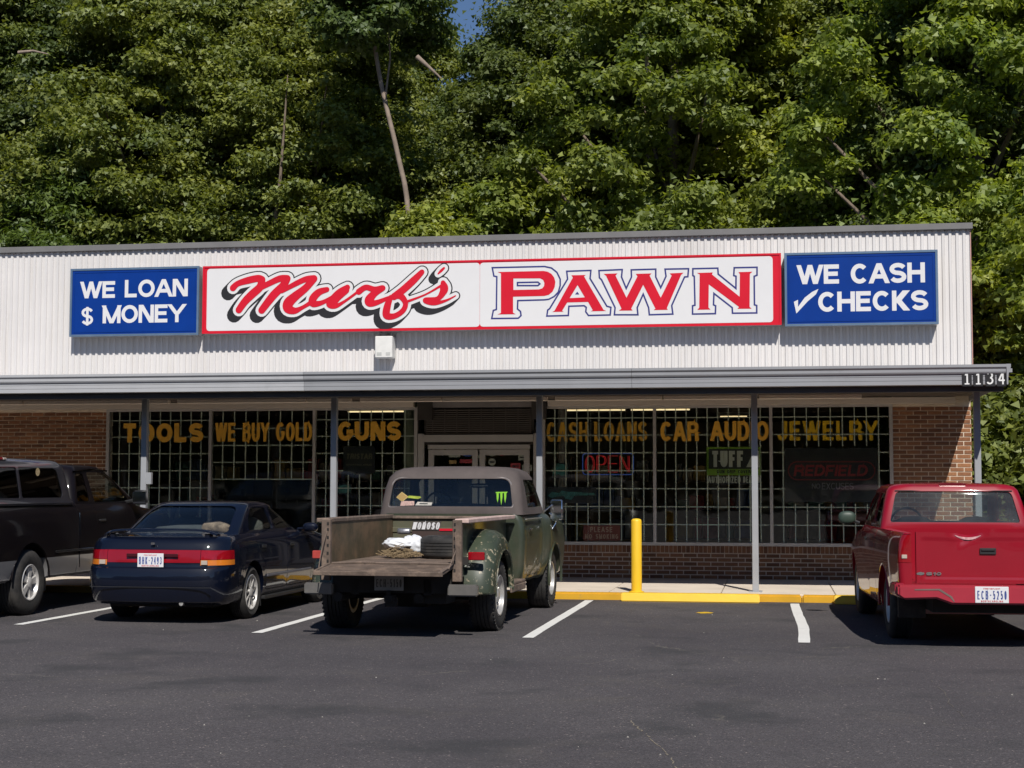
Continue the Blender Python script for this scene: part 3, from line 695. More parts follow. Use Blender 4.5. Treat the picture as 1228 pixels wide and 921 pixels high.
# ---- door bay
part('door_post', M['alum'], -5.70, -5.60, YF-.04, YF+.06, .09, 2.38, .004)
part('door_post', M['alum'], -3.80, -3.70, YF-.04, YF+.06, .09, 2.38, .004)
part('brick_pier', M['dark'], -5.72, -5.701, YF+.02, YF+.2, .15, 2.8)
part('shutter_track', M['dark'], -5.69, -5.45, YF-.12, YF-.045, 2.6, 2.905)
part('shutter_track', M['dark'], -3.82, -3.58, YF-.12, YF-.045, 2.6, 2.905)
part('shutter_head', simple('dim grey panel', (.26, .24, .24), .6), -5.449, -3.821, YF-.07, YF-.045, 2.8, 2.9)
part('transom_bar', M['alum'], -5.599, -3.801, YF-.07, YF+.03, 2.245, 2.36, .004)
part('door_header', M['alum'], -5.54, -3.86, YF-.01, YF+.05, 2.13, 2.2, .004)
part('reveal', M['dark'], -5.599, -3.801, YF+.02, YF+.06, 2.201, 2.244)
for k in range(12):                                    # rolled grille slats above the door
    z = 2.385+k*.034
    MB().tube([(-5.56, YF-.03, z), (-3.84, YF-.03, z)], .011, 6).obj('shutter_slat', M['shade'], B)
for k in range(9):
    part('shutter_link', M['shade'], -5.45+k*.2-.008, -5.45+k*.2+.008, YF-.05, YF-.041, 2.39, 2.78)
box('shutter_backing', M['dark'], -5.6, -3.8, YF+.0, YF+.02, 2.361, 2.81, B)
def door(x0, x1, stickers):
    d = empty('door', (x0, YF, .16), parent=B); w_ = x1-x0
    fr = MB(); fr.box(0, .09, 0, .045, 0, 1.96).box(w_-.09, w_, 0, .045, 0, 1.96).box(.0901, w_-.0901, 0, .045, 0, .25).box(.0901, w_-.0901, 0, .045, 1.87, 1.96)
    fr.obj('frame', M['alum'], d); box('pane', M['shopglass'], .09, w_-.09, .018, .024, .25, 1.87, d)
    MB().tube([(.14, -.06, .8), (.14, -.06, 1.2)], .012).tube([(.14, -.06, .82), (.14, 0, .82)], .008).tube([(.14, -.06, 1.18), (.14, 0, 1.18)], .008).obj('handle', M['alum'], d)
    for (kind, cx, cz, a, b2, mat) in stickers:
        mb = MB()
        if kind == 'o': mb.add([(cx-x0+a*math.cos(q*math.pi/10), .012, cz-.16+b2*math.sin(q*math.pi/10)) for q in range(20)], [tuple(range(20))])
        else: mb.add([(cx-x0-a, .012, cz-.16-b2), (cx-x0+a, .012, cz-.16-b2), (cx-x0+a, .012, cz-.16+b2), (cx-x0-a, .012, cz-.16+b2)], [(0, 1, 2, 3)])
        mb.obj('sticker', mat, d, fix=False)
        mb = MB(); ww = a*1.3
        if b2 > .03: mb.box(cx-x0-ww/2, cx-x0+ww/2, .0095, .0105, cz-.16-b2*.2, cz-.16+b2*.2); mb.obj('sticker_print', M['signblack'] if mat is not stk['blue'] else stk['pale'], d)
    return d
stk = dict(pale=simple('pale sticker', (.30, .33, .28), .5, var=.2, vs=20), blue=simple('blue sticker', (.02, .06, .26), .4), redd=simple('red sticker', (.3, .04, .05), .4, var=.3, vs=20), tan=simple('tan sticker', (.32, .22, .08), .5, var=.3, vs=20))
door(-5.53, -4.715, [('r', X(545), Z(544.5), .095, .05, stk['pale']), ('o', X(561), Z(544), .095, .048, stk['blue']), ('o', X(576), Z(547.5), .06, .03, stk['pale']), ('r', X(560), Z(553), .12, .03, stk['redd']), ('r', X(543), Z(554), .06, .03, stk['tan'])])
door(-4.685, -3.87, [('o', X(590), Z(544), .06, .04, stk['pale']), ('o', X(590), Z(554), .06, .06, stk['pale']), ('o', X(602), Z(544), .05, .035, stk['redd']), ('r', X(628), Z(548.5), .09, .045, stk['pale']), ('r', X(618), Z(559), .08, .05, stk['redd']), ('r', X(632), Z(561), .08, .05, stk['pale'])])
# ---- inside the shop
def tube_light(x0, x1, y, label):
    r = empty('ceiling_light', ((x0+x1)/2, y, 3.0), label=label, cat='ceiling light', group='lit fluorescent lights inside the shop')
    h = (x1-x0)/2; box('housing', M['beige'], -h, h, -.08, .08, -.02, .05, r)
    MB().tube([(-h+.03, -.04, -.04), (h-.03, -.04, -.04)], .013, 8).obj('tube', M['tube'], r)
tube_light(-6.6-1.5, -6.6, 29.0, 'lit ceiling tube seen through the glass above GUNS')
tube_light(-6.5, -5.2, 29.0, 'lit ceiling tube at the right end of the GUNS window')
tube_light(-3.9, -2.7, 29.0, 'lit ceiling tube above CASH in the window right of the door')
tube_light(-2.65, -1.5, 29.0, 'lit ceiling tube above LOANS in the window right of the door')
tube_light(-1.1, -.5, 32.0, 'short lit ceiling tube above CAR in the window')
random.seed(3)
cols = [simple('goods', c, .6, var=.3, vs=9) for c in ((.25, .03, .03), (.05, .09, .2), (.3, .25, .18), (.06, .15, .12), (.3, .2, .05), (.1, .1, .1))]
shelf_at = [(-10.2, 'beside the far left window'), (-8.3, 'behind WE BUY GOLD'), (-6.7, 'behind GUNS'), (-2.8, 'behind the neon sign'), (-1.0, 'behind CAR AUDIO'), (.9, 'behind JEWELRY')]
for sx, wh in shelf_at:
    r = empty('display_shelf', (sx, 27.2, .16), label='dim display shelf crammed with goods '+wh, cat='shelf')
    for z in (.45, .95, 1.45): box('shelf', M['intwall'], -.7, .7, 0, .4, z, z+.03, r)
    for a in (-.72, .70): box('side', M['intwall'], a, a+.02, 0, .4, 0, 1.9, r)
    for z in (.481, .981, 1.481):
        a = -.66
        while a < .5:
            ww = random.uniform(.1, .3); box('boxed_goods', random.choice(cols), a, a+ww-.02, .03, .3, z, z+random.uniform(.15, .4), r); a += ww
mb = MB(); mb.lathe([(.11, .0), (.11, 2.88)], 16, 'z'); o = mb.obj('shop_column', simple('pale green column', (.2, .23, .17), .5), None, smooth=40, loc=(-5.98, 25.3, .16)); setp(o, 'pale green round column inside the window left of the door', 'column')
mb = MB(); mb.lathe([(.08, .0), (.08, 2.88)], 16, 'z'); o = mb.obj('shop_column', simple('grey column', (.3, .28, .25), .5), None, smooth=40, loc=(-3.55, 26.3, .16)); setp(o, 'grey pipe column inside the window right of the door', 'column')
# ------------------------------------------------------------------ the big signs on the front
YS = YF-.27
def sign_box(name, label, x0, x1, z0, z1, edge, face, lip=.035):
    r = empty(name, ((x0+x1)/2, YS, z0), label=label, cat='sign'); hw, hh = (x1-x0)/2, z1-z0
    MB().box(-hw, hw, .012, .23, 0, hh).obj('cabinet', M['signmetal'], r, .006)
    fr = MB()
    for a, b2, c, d in ((-hw, hw, 0, lip), (-hw, hw, hh-lip, hh), (-hw, -hw+lip, lip+.0001, hh-lip-.0001), (hw-lip, hw, lip+.0001, hh-lip-.0001)): fr.box(a, b2, -.012, .0115, c, d)
    fr.obj('retainer_frame', edge, r)
    if face is M['blue']:
        rm = MB(); e0, e1 = lip+.03, lip+.042
        for a, b2, c, d in ((-hw+e0, hw-e0, e0, e1), (-hw+e0, hw-e0, hh-e1, hh-e0), (-hw+e0, -hw+e1, e1+.0001, hh-e1-.0001), (hw-e1, hw-e0, e1+.0001, hh-e1-.0001)): rm.box(a, b2, -.008, -.0022, c, d)
        rm.obj('face_rim', face, r)
    MB().box(-hw+lip+.001, hw-lip-.001, -.002, .0112, lip+.001, hh-lip-.001).obj('face', face, r)
    return r, (x0+x1)/2, z0
def PS(px, py): p = at(px, py, YS); return p.x, p.z
bedge = simple('blue grey sign edge', (.13, .2, .3), .4, metal=.3)
# left blue sign
xl, zt = PS(85, 322.5); xr_, zb_ = PS(240, 402)
zt = (PS(85, 322.5)[1]+PS(240, 319)[1])/2; zb_ = (PS(84, 404)[1]+PS(240, 401.5)[1])/2
r, ox, oz = sign_box('loan_sign', 'blue sign reading WE LOAN $ MONEY at the left end of the front', xl, xr_-.03, zb_, zt, bedge, M['blue'])
def srow(r, ox, oz, text, pxa, pxb, pya, pyb, t, gap=.45):
    gap = .22
    pm = (pxa+pxb)/2
    a, b2, c, d = PS(pxa, pya)[0], PS(pxb, pya)[0], PS(pm, pyb)[1], PS(pm, pya)[1]
    lettering('lettering', M['white'], [((text, a-ox, b2-ox, c-oz, d-oz, t, -.003), dict(gap=gap))], r)
srow(r, ox, oz, 'WE', 97, 139, 337.5, 357.5, .061, .2); srow(r, ox, oz, 'LOAN', 150, 225.5, 335, 356, .061, .4)
srow(r, ox, oz, '$', 98, 112, 369, 389.5, .045); srow(r, ox, oz, 'MONEY', 123.5, 222, 365.5, 387, .061, .35)
# right blue sign
xl = PS(941, 345)[0]; xr_ = PS(1125, 345)[0]; zt = PS(1033, 301.5)[1]; zb_ = PS(1033, 390)[1]
r, ox, oz = sign_box('checks_sign', 'blue sign reading WE CASH CHECKS at the right end of the front', xl, xr_, zb_, zt, bedge, M['blue'])
srow(r, ox, oz, 'WE', 956, 1007, 317.5, 340.5, .067, .2); srow(r, ox, oz, 'CASH', 1020, 1109, 315.5, 339.5, .067, .4)
srow(r, ox, oz, 'CHECKS', 981, 1113, 349, 373, .067, .35)
mb = MB(); ck = [(952, 362), (957, 359.5), (957, 368), (965, 357), (974, 350), (981.5, 346.5), (978.5, 353), (969, 361), (955, 376)]
flat_poly(mb, [[(PS(a, b2)[0]-ox, PS(a, b2)[1]-oz) for a, b2 in ck]], -.003); mb.obj('check_mark', M['white'], r, fix=False)
# main sign: red surround, white face
xl = PS(243, 360)[0]; xr_ = PS(937, 345)[0]; zt = PS(590, 311.5)[1]; zb_ = PS(590, 395)[1]
r, ox, oz = sign_box('store_name_sign', 'long white sign reading MURF\'S PAWN with a red border', xl, xr_, zb_, zt, M['red'], M['red'], .03)
hw, hh = (xr_-xl)/2, zt-zb_
def rr2(a, b2, c, d, q=.05): return [(a+q-q*math.cos(rad(t)), c+q-q*math.sin(rad(t))) for t in (0, 30, 60, 90)]+[(b2-q+q*math.sin(rad(t)), c+q-q*math.cos(rad(t))) for t in (0, 30, 60, 90)]+[(b2-q+q*math.cos(rad(t)), d-q+q*math.sin(rad(t))) for t in (0, 30, 60, 90)]+[(a+q-q*math.sin(rad(t)), d-q+q*math.cos(rad(t))) for t in (0, 30, 60, 90)]
xm = PS(575.5, 350)[0]-ox
for a, b2 in ((-hw+.075, xm-.002), (xm+.002, hw-.13)):
    mb = MB(); pl = rr2(a, b2, .045, hh-.045)
    mb.add([(p[0], -.006, p[1]) for p in pl]+[(p[0], -.002, p[1]) for p in pl], [tuple(range(len(pl)))]+[(i, (i+1) % len(pl), len(pl)+(i+1) % len(pl), len(pl)+i) for i in range(len(pl))])
    mb.obj('face_panel', M['white'], r, fix=False)
# script word, traced strokes: (zoom x, zoom y, width) in two frames
K = 24.43/F_PX*1.03
def tr1(L, fx): return [(PS(fx+a/7.675, 305+b2/7.675)[0]-ox, PS(fx+a/7.675, 305+b2/7.675)[1]-oz, w3/7.675*K) for a, b2, w3 in L]
R1 = [[(190,310,62),(235,270,55),(330,240,66),(420,222,66),(455,235,72)], [(455,235,72),(440,300,75),(370,365,78),(300,435,72),(245,512,66)],
      [(400,330,50),(520,270,55),(620,225,62),(688,225,70)], [(688,225,70),(650,290,74),(560,380,78),(455,515,68)],
      [(640,340,40),(760,275,50),(860,230,55),(935,225,68)], [(935,225,68),(860,310,70),(760,390,85),(700,450,100),(700,500,90),(760,520,60),(830,490,36),(890,455,40)],
      [(1055,325,48),(980,350,66),(925,410,75),(930,455,66),(1010,445,44),(1120,385,36),(1228,305,36)],
      [(1228,330,70),(1150,400,70),(1110,455,66)]]
R2 = [[(130,305,52),(60,350,66),(0,410,70),(-35,460,62),(20,478,44),(110,430,26),(220,350,24)],
      [(235,345,58),(300,305,52),(380,325,55),(450,310,52)], [(455,312,54),(380,360,66),(330,420,84),(340,450,70),(400,445,50),(510,400,32)],
      [(815,165,50),(740,240,66),(640,330,68),(560,390,66)], [(530,395,44),(500,470,66),(490,560,70),(560,570,52),(640,520,50),(665,450,50),(620,385,60),(560,390,50)],
      [(690,432,24),(850,370,16),(990,290,22)], [(1010,262,44),(1020,310,78),(1010,350,66),(960,410,44),(850,420,44),(870,440,44),(940,450,40),(1040,425,22),(1125,382,10)],
      [(1018,128,22),(990,155,26),(965,180,14)]]
strokes = [tr1(s, 255) for s in R1]+[tr1(s, 400) for s in R2]
u = K/7.675
mb = MB()
for k, s in enumerate(strokes):
    for j in range(6): brush(mb, s, -.0065-k*.0001-j*.0015/6, 78*u, (-j*9.5*u, -j*9.5*u))
mb.obj('script_shadow', M['signblack'], r, fix=False)
mb = MB()
for k, s in enumerate(strokes): brush(mb, s, -.0105-k*.0003, 56*u)
mb.obj('script_outline', M['white'], r, fix=False)
mb = MB()
for k, s in enumerate(strokes[:-1]): brush(mb, s, -.0165-k*.0003)
mb.obj('script_lettering', M['red'], r, fix=False)
mb = MB(); brush(mb, strokes[-1], -.0165); mb.obj('apostrophe', M['red'], r, fix=False)
# PAWN
def t3(L): return [(PS(580+a/7.675, 310+b2/7.675)[0]-ox, PS(580+a/7.675, 310+b2/7.675)[1]-oz) for a, b2 in L]
def t4(L): return [(PS(730+a/5.848, 310+b2/5.848)[0]-ox, PS(730+a/5.848, 310+b2/5.848)[1]-oz) for a, b2 in L]
Pr = [[(130,125),(550,115),(590,122),(625,142),(650,175),(661,215),(655,262),(635,305),(600,335),(560,345),(272,352),(272,500),(295,513),(128,515),(160,502),(160,137)], [(275,184),(520,183),(548,197),(560,225),(556,255),(540,275),(510,285),(275,290)]]
Ar = [[(808,155),(940,152),(925,165),(1105,474),(1130,483),(988,486),(1005,476),(962,400),(770,405),(722,483),(737,490),(632,492),(652,482),(822,175)], [(865,245),(932,358),(792,365)]]
Wr = [[(-35,108),(62,105),(48,120),(125,275),(202,125),(190,108),(300,105),(287,120),(365,275),(442,120),(428,105),(525,100),(508,115),(408,348),(414,360),(315,362),(328,352),(242,185),(158,352),(168,365),(72,366),(90,352),(-18,122)]]
Nr = [[(620,102),(730,98),(724,112),(918,268),(920,110),(910,96),(1008,93),(990,108),(988,340),(1002,352),(903,353),(914,340),(702,182),(700,345),(714,358),(622,360),(635,345),(638,112)]]
for nm, lp, tf in (('letter', Pr, t3), ('letter', Ar, t3), ('letter', Wr, t4), ('letter', Nr, t4)):
    mb = MB(); flat_poly(mb, [tf(q) for q in lp], -.009); mb.obj(nm, M['red'], r, fix=False)
OUT = [([(80,85),(560,74),(625,88),(675,128),(705,190),(705,250),(688,310),(650,350),(600,376),(560,381),(315,388),(312,465),(340,488),(345,525),(320,550),(75,553),(90,478),(118,470),(122,168),(95,162),(80,85)], t3),
 ([(312,222),(500,218),(518,234),(500,250),(312,250),(312,222)], t3),
 ([(765,118),(988,110),(980,185),(1135,440),(1172,450),(1165,520),(965,525),(940,490),(945,450),(925,435),(785,440),(780,525),(582,530),(590,475),(608,462),(773,190),(765,118)], t3),
 ([(-68,85),(95,78),(90,130),(123,210),(160,130),(158,80),(330,75),(330,130),(365,205),(402,125),(395,75),(560,72),(555,128),(532,130),(442,330),(450,390),(285,395),(280,345),(242,250),(200,345),(205,395),(40,395),(45,345),(-50,150),(-65,135),(-68,85)], t4),
 ([(590,72),(765,68),(768,110),(892,210),(893,125),(877,120),(880,65),(1040,62),(1040,118),(1020,125),(1022,325),(1038,330),(1038,382),(868,384),(866,345),(738,245),(735,325),(750,332),(748,387),(588,390),(588,332),(605,328),(600,125),(590,120),(590,72)], t4)]
mb = MB()
for L, tf in OUT: ribbon(mb, tf(L), .025, -.0078, lambda a, b2, c: (a, c, b2))
flat_poly(mb, [t3([(862,305),(882,332),(842,332)])], -.0078)
mb.obj('letter_outline', M['navyline'], r, fix=False)
# fixture under the sign
a, z1 = PS(450, 402.5); b2, z0 = PS(470.5, 429)
fl = empty('flood_light', ((a+b2)/2, YS, z0), label='small white box light fixed under the middle of the red bordered sign', cat='light')
MB().box(-(b2-a)/2, (b2-a)/2, -.02, .22, 0, z1-z0-.01).obj('housing', simple('off white casing', (.7, .69, .66), .5), fl, .012)
MB().box(-.11, -.03, -.024, -.0205, .04, .09).box(.04, .11, -.024, -.0205, .04, .09).obj('lens', simple('frosted lens', (.5, .5, .48), .3), fl)
# address plates
for i, (ch, px, which) in enumerate((('1', 1159.5, 'number plate reading 1, leftmost of the four on the canopy end'), ('1', 1173, 'number plate reading 1, second from the left on the canopy end'), ('3', 1187.5, 'number plate reading 3 on the canopy end'), ('4', 1201.5, 'number plate reading 4 at the very end of the canopy'))):
    c = at(px, 453.5, 20.78)
    r = empty('number_plate', (c.x, 20.778, c.z), label='small black '+which, cat='number plate', group='house number plates on the canopy')
    MB().box(-.06, .06, -.006, .003, -.105, .105).obj('plate', M['signblack'], r)
    mb = MB(); wd = .03 if ch == '1' else .075
    word(mb, ch, -wd/2-.012, wd/2, -.08, .08, .02, -.0075)
    if ch == '1': mb.box(-.03, .03, -.0078, -.0072, -.082, -.066)
    mb.obj('digit', simple('silver digit', (.75, .75, .74), .4), r, fix=False)
# ------------------------------------------------------------------ vehicles: shaped volumes cut by booleans in a scratch scene
SC = bpy.data.scenes.new('scratch')
def boolop(A, Bm, op='DIFFERENCE'):
    a = bpy.data.objects.new('a', A); b = bpy.data.objects.new('b', Bm)
    SC.collection.objects.link(a); SC.collection.objects.link(b)
    md = a.modifiers.new('b', 'BOOLEAN'); md.operation = op; md.object = b; md.solver = 'EXACT'
    vl = SC.view_layers[0]; vl.update(); dg = vl.depsgraph
    me = bpy.data.meshes.new_from_object(a.evaluated_get(dg))
    bpy.data.objects.remove(a); bpy.data.objects.remove(b); me.materials.clear(); return me
def ring(w, y0, y1, rr, rf, z, bur=0, buf=0, wf=None, nx=8, ny=26, nc=5):
    P = []
    def line(a, b, n, incl=False): return [(a[0]+(b[0]-a[0])*i/n, a[1]+(b[1]-a[1])*i/n) for i in range(n+(1 if incl else 0))]
    def cor(cx, cy, r, a0): return [(cx+r*math.cos(rad(a0+90*i/nc)), cy+r*math.sin(rad(a0+90*i/nc))) for i in range(nc)]
    rr = min(rr, w*.95); rf = min(rf, w*.95)
    P += line((-w+rr, y0), (w-rr, y0), nx); P += cor(w-rr, y0+rr, rr, -90)
    P += line((w, y0+rr), (w, y1-rf), ny); P += cor(w-rf, y1-rf, rf, 0)
    P += line((w-rf, y1), (-w+rf, y1), nx); P += cor(-w+rf, y1-rf, rf, 90)
    P += line((-w, y1-rf), (-w, y0+rr), ny); P += cor(-w+rr, y0+rr, rr, 180)
    out = []; ym = (y0+y1)/2
    for x, y in P:
        q = 1-min(1, abs(x)/w)**2
        k = max(0, 1-(y-y0)/(rr+.001)) if y < ym else 0; k2 = max(0, 1-(y1-y)/(rf+.001)) if y > ym else 0
        yy = y - bur*q*k + buf*q*k2
        out.append((x*(wf(yy) if wf else 1), yy, z(yy) if callable(z) else z))
    return out
def stack(levels, cap=0, wf=None, insets=(.9, .7, .4, .03)):
    """levels: dict(w,y0,y1,rr,rf,z,bur,buf)"""
    L = [dict(l) for l in levels]; last = L[-1]
    if cap is not None:
        wl, y0, y1, z0 = last['w'], last['y0'], last['y1'], last['z']; yc = wl
        for k in insets:
            d = dict(last); d['w'] = wl*k; ins = (1-k)*min(wl, (y1-y0)/2*.98); d['y0'] = y0+ins; d['y1'] = y1-ins
            d['rr'] = last['rr']*k; d['rf'] = last['rf']*k; c = cap*(1-k*k)
            d['z'] = (lambda y, c=c, z0=z0: (z0(y) if callable(z0) else z0)+c); L.append(d)
    R = [ring(wf=wf, **l) for l in L]; n = len(R[0]); mb = MB(); v = [p for r in R for p in r]
    f = [(i*n+k, i*n+(k+1) % n, (i+1)*n+(k+1) % n, (i+1)*n+k) for i in range(len(R)-1) for k in range(n)]
    f += [tuple(range(n))[::-1], tuple(range((len(R)-1)*n, len(R)*n))]
    mb.add(v, f); return mb.mesh()
def rpoly(P, r, n=4):
    """fillet the corners; r one number or a list"""
    out = []; m = len(P); R = r if isinstance(r, (list, tuple)) else [r]*m
    for i, p in enumerate(P):
        p = Vector(p); a = Vector(P[i-1]); b = Vector(P[(i+1) % m]); r_ = R[i]
        da, db = (a-p), (b-p); t = min(r_, da.length*.48, db.length*.48)
        if t < 1e-4: out.append(tuple(p)); continue
        s, e = p+da.normalized()*t, p+db.normalized()*t
        for k in range(n+1):
            q = k/n; out.append(tuple(s*(1-q)**2+p*2*q*(1-q)+e*q*q))
    return out
def shrink(P, d):
    c = sum((Vector(p) for p in P), Vector((0, 0)))/len(P); out = []
    for p in P:
        v = Vector(p)-c; out.append(tuple(c+Vector((v.x*(1-d/max(.05, abs(v.x))) if abs(v.x) > d else v.x, v.y*(1-d/max(.05, abs(v.y))) if abs(v.y) > d else v.y))))
    return out
def pr(P, a, b, axis): return MB().prism(P, a, b, axis).mesh()
def bxm(*a): return MB().box(*a).mesh()
def cylx(y, z, r, x0, x1, n=36): return MB().lathe([(r, x0), (r, x1)], n, 'x', (0, y, z)).mesh()
class Car:
    def __init__(s, name, loc, rz, label, paint):
        s.r = empty(name, loc, rz, label, 'pickup' if 'pickup' in name else 'car'); s.paint = paint
    def add(s, name, me, mat, parent=None, smooth=32): return link(name, me, mat, parent or s.r, smooth)
    def carve(s, P, a, b, axis, gap=.004):
        """cut the piece out of the body, give it back a hair smaller"""
        piece = boolop(s.body, pr(shrink(P, gap), a, b, axis), 'INTERSECT'); s.body = boolop(s.body, pr(P, a, b, axis)); return piece
    def cut(s, me): s.body = boolop(s.body, me)
    def house(s, levels, cap, th=.03):
        s.outer = stack(levels, cap); 
        def sh(l, d, dz): q = dict(l); q['w'] -= d; q['y0'] += d; q['y1'] -= d; q['z'] = l['z']-dz; q['rr'] = max(.01, l['rr']-d*.6); q['rf'] = max(.01, l['rf']-d*.6); return q
        n = len(levels)
        low = dict(levels[0]); 
        def inner(d): 
            Ls = [sh(l, d, d*(i/(n-1))) for i, l in enumerate(levels)]; b = dict(Ls[0]); b['z'] -= .12; return stack([b]+Ls, cap)
        s.shell = boolop(s.outer, inner(th)); s.glz = boolop(s.outer_shift(levels, cap, .010), inner(.017))
    def outer_shift(s, levels, cap, d):
        n = len(levels); Ls = []
        for i, l in enumerate(levels):
            q = dict(l); q['w'] -= d; q['y0'] += d; q['y1'] -= d; q['z'] = l['z']-d*(i/(n-1)); q['rr'] = max(.01, l['rr']-d*.6); q['rf'] = max(.01, l['rf']-d*.6); Ls.append(q)
        return stack(Ls, cap)
    def win(s, name, P, a, b, axis, mat, seal=None):
        c = pr(P, a, b, axis); g = boolop(s.glz, pr(P, a, b, axis), 'INTERSECT'); s.shell = boolop(s.shell, c)
        return s.add(name, g, mat, smooth=30)
carglass = glass('car window glass', (.88, .91, .89), 1.5); tintglass = glass('dark tinted glass', (.15, .16, .17), 1.5); medglass = glass('car rear glass', (.82, .86, .87), 1.52)
chrome = simple('chrome', (.78, .78, .78), .12, metal=1, var=.05); chromed = simple('weathered chrome', (.62, .60, .57), .32, metal=.6, var=.25, vs=9)
silver = simple('silver wheel paint', (.60, .58, .56), .35, metal=.25, var=.1); dplas = simple('dark trim plastic', (.02, .02, .021), .5)
chassis = simple('dirty underbody', (.018, .016, .015), .85, var=.4, vs=6); cabin = simple('dark cabin trim', (.05, .048, .046), .8, var=.2); seatm = simple('grey seat cloth', (.14, .135, .13), .9, var=.15)
redl = simple('red tail lamp', (.27, .004, .010), .12, coat=.6, var=.12, vs=20); amb = simple('amber lamp', (.62, .18, .02), .15, coat=.5); clr = simple('clear lamp', (.5, .42, .36), .15, coat=.5)
platem = simple('licence plate white', (.72, .72, .74), .4, var=.03); plateb = simple('plate blue print', (.05, .08, .28), .5); plater = simple('plate red print', (.55, .08, .1), .5)
wletter = simple('white tyre lettering', (.33, .32, .31), .7)
def tyre_mesh(R, W, Rr, lugs=0):
    h = W/2; mb = MB()
    prof = [(Rr-.01, -h+.02), (Rr+.012, -h+.006), (Rr+(R-Rr)*.5, -h-.008), (R-.028, -h+.006), (R-.008, -h+.026)]
    ng = 4; tw = W-.07; 
    for i in range(ng+1):
        a = -tw/2+tw*i/(ng+1)+.004; b2 = -tw/2+tw*(i+1)/(ng+1)-.004
        prof += [(R, a), (R, b2)]
        if i < ng: prof += [(R-.010, b2+.001), (R-.010, b2+.007)]
    prof += [(R-.008, h-.026), (R-.028, h-.006), (Rr+(R-Rr)*.5, h+.008), (Rr+.012, h-.006), (Rr-.01, h-.02)]
    mb.lathe(prof, 56, 'x', closed=True)
    if lugs:
        for k in range(lugs):
            a = 2*math.pi*k/lugs
            for sx in (-1, 1):
                Mx = Matrix.Rotation(a+(.03 if sx > 0 else 0), 4, 'X'); mb.box(sx*(h-.034), sx*(h-.004), -.009, .009, R-.034, R-.007, Mx)
    me = mb.mesh('tyre', fix=False); me.materials.append(M['rubber']); me.polygons.foreach_set('use_smooth', [True]*len(me.polygons)); me.set_sharp_from_angle(angle=rad(40)); return me
def rim_mesh(Rr, W, style, dish=.03):
    h = W/2; mb = MB()
    mb.lathe([(Rr, h-.012), (Rr-.008, h-.004), (Rr-.018, h-.008), (Rr-.026, h-.03), (Rr-.045, h-.06), (Rr-.05, -h+.02), (Rr, -h+.02)], 48, 'x', closed=True)
    fx = h-dish
    if style == 'five':
        for k in range(5):
            a = 2*math.pi*k/5; Mx = Matrix.Rotation(a, 4, 'X')
            P = [(-.030, .035), (.030, .035), (.052, Rr-.03), (-.052, Rr-.03)]
            v = [(fx-.02, p[0], p[1]) for p in P]+[(fx+(.006 if i > 1 else .016), p[0]*.86, p[1]) for i, p in enumerate(P)]
            mb.add([Mx @ Vector(q) for q in v], [(3, 2, 1, 0), (4, 5, 6, 7), (0, 1, 5, 4), (1, 2, 6, 5), (2, 3, 7, 6), (3, 0, 4, 7)])
        mb.lathe([(.062, fx-.02), (.062, fx+.02), (.045, fx+.03), (.002, fx+.032)], 20, 'x')
    elif style == 'mesh':
        for k in range(18):
            a = 2*math.pi*k/18; Mx = Matrix.Rotation(a, 4, 'X') @ Matrix.Rotation(rad(10 if k % 2 else -10), 4, 'X')
            mb.box(fx-.012, fx+.004, -.0065, .0065, .04, Rr-.025, Mx)
        mb.lathe([(.055, fx-.02), (.055, fx+.006), (.03, fx+.016), (.002, fx+.018)], 20, 'x')
    elif style == 'rally':
        mb.lathe([(Rr-.04, fx-.055), (Rr-.07, fx-.02), (Rr-.10, fx-.012), (.075, fx-.03), (.07, fx+.0), (.05, fx+.012), (.002, fx+.014)], 40, 'x')
        for k in range(8):
            a = 2*math.pi*k/8; mb.lathe([(.02, fx-.025), (.02, fx-.008), (.002, fx-.007)], 8, 'x', (0, .115*math.cos(a), .115*math.sin(a)))
    else:
        mb.lathe([(Rr-.04, fx-.05), (Rr-.075, fx-.02), (Rr-.11, fx-.006), (.07, fx-.02), (.06, fx+.0), (.04, fx+.02), (.002, fx+.022)], 40, 'x')
        for k in range(10):
            a = 2*math.pi*k/10; mb.box(fx-.012, fx-.003, -.012, .012, Rr-.10, Rr-.07, Matrix.Rotation(a, 4, 'X'))
    me = mb.mesh('rim'); me.polygons.foreach_set('use_smooth', [True]*len(me.polygons)); me.set_sharp_from_angle(angle=rad(35)); return me
def wheels(car, R, W, Rr, style, spots, rm, lugs=0, dish=.03, brake=True):
    tm = tyre_mesh(R, W, Rr, lugs); rmm = rim_mesh(Rr, W, style, dish); rmm.materials.append(rm)
    bk = MB().lathe([(Rr-.05, -.02), (Rr-.05, 0), (.002, 0.001)], 28, 'x').mesh('brake'); bk.materials.append(chassis)
    for x, y in spots:
        wr = empty('wheel', (x, y, R-.004), math.pi if x < 0 else 0, parent=car.r)
        for nm, me in (('tyre', tm), ('rim', rmm), ('brake', bk)):
            o = bpy.data.objects.new(nm, me); COL.objects.link(o); o.parent = wr
        wr.rotation_euler = (random.uniform(0, 6) if x > 0 else 0, 0, math.pi if x < 0 else 0)
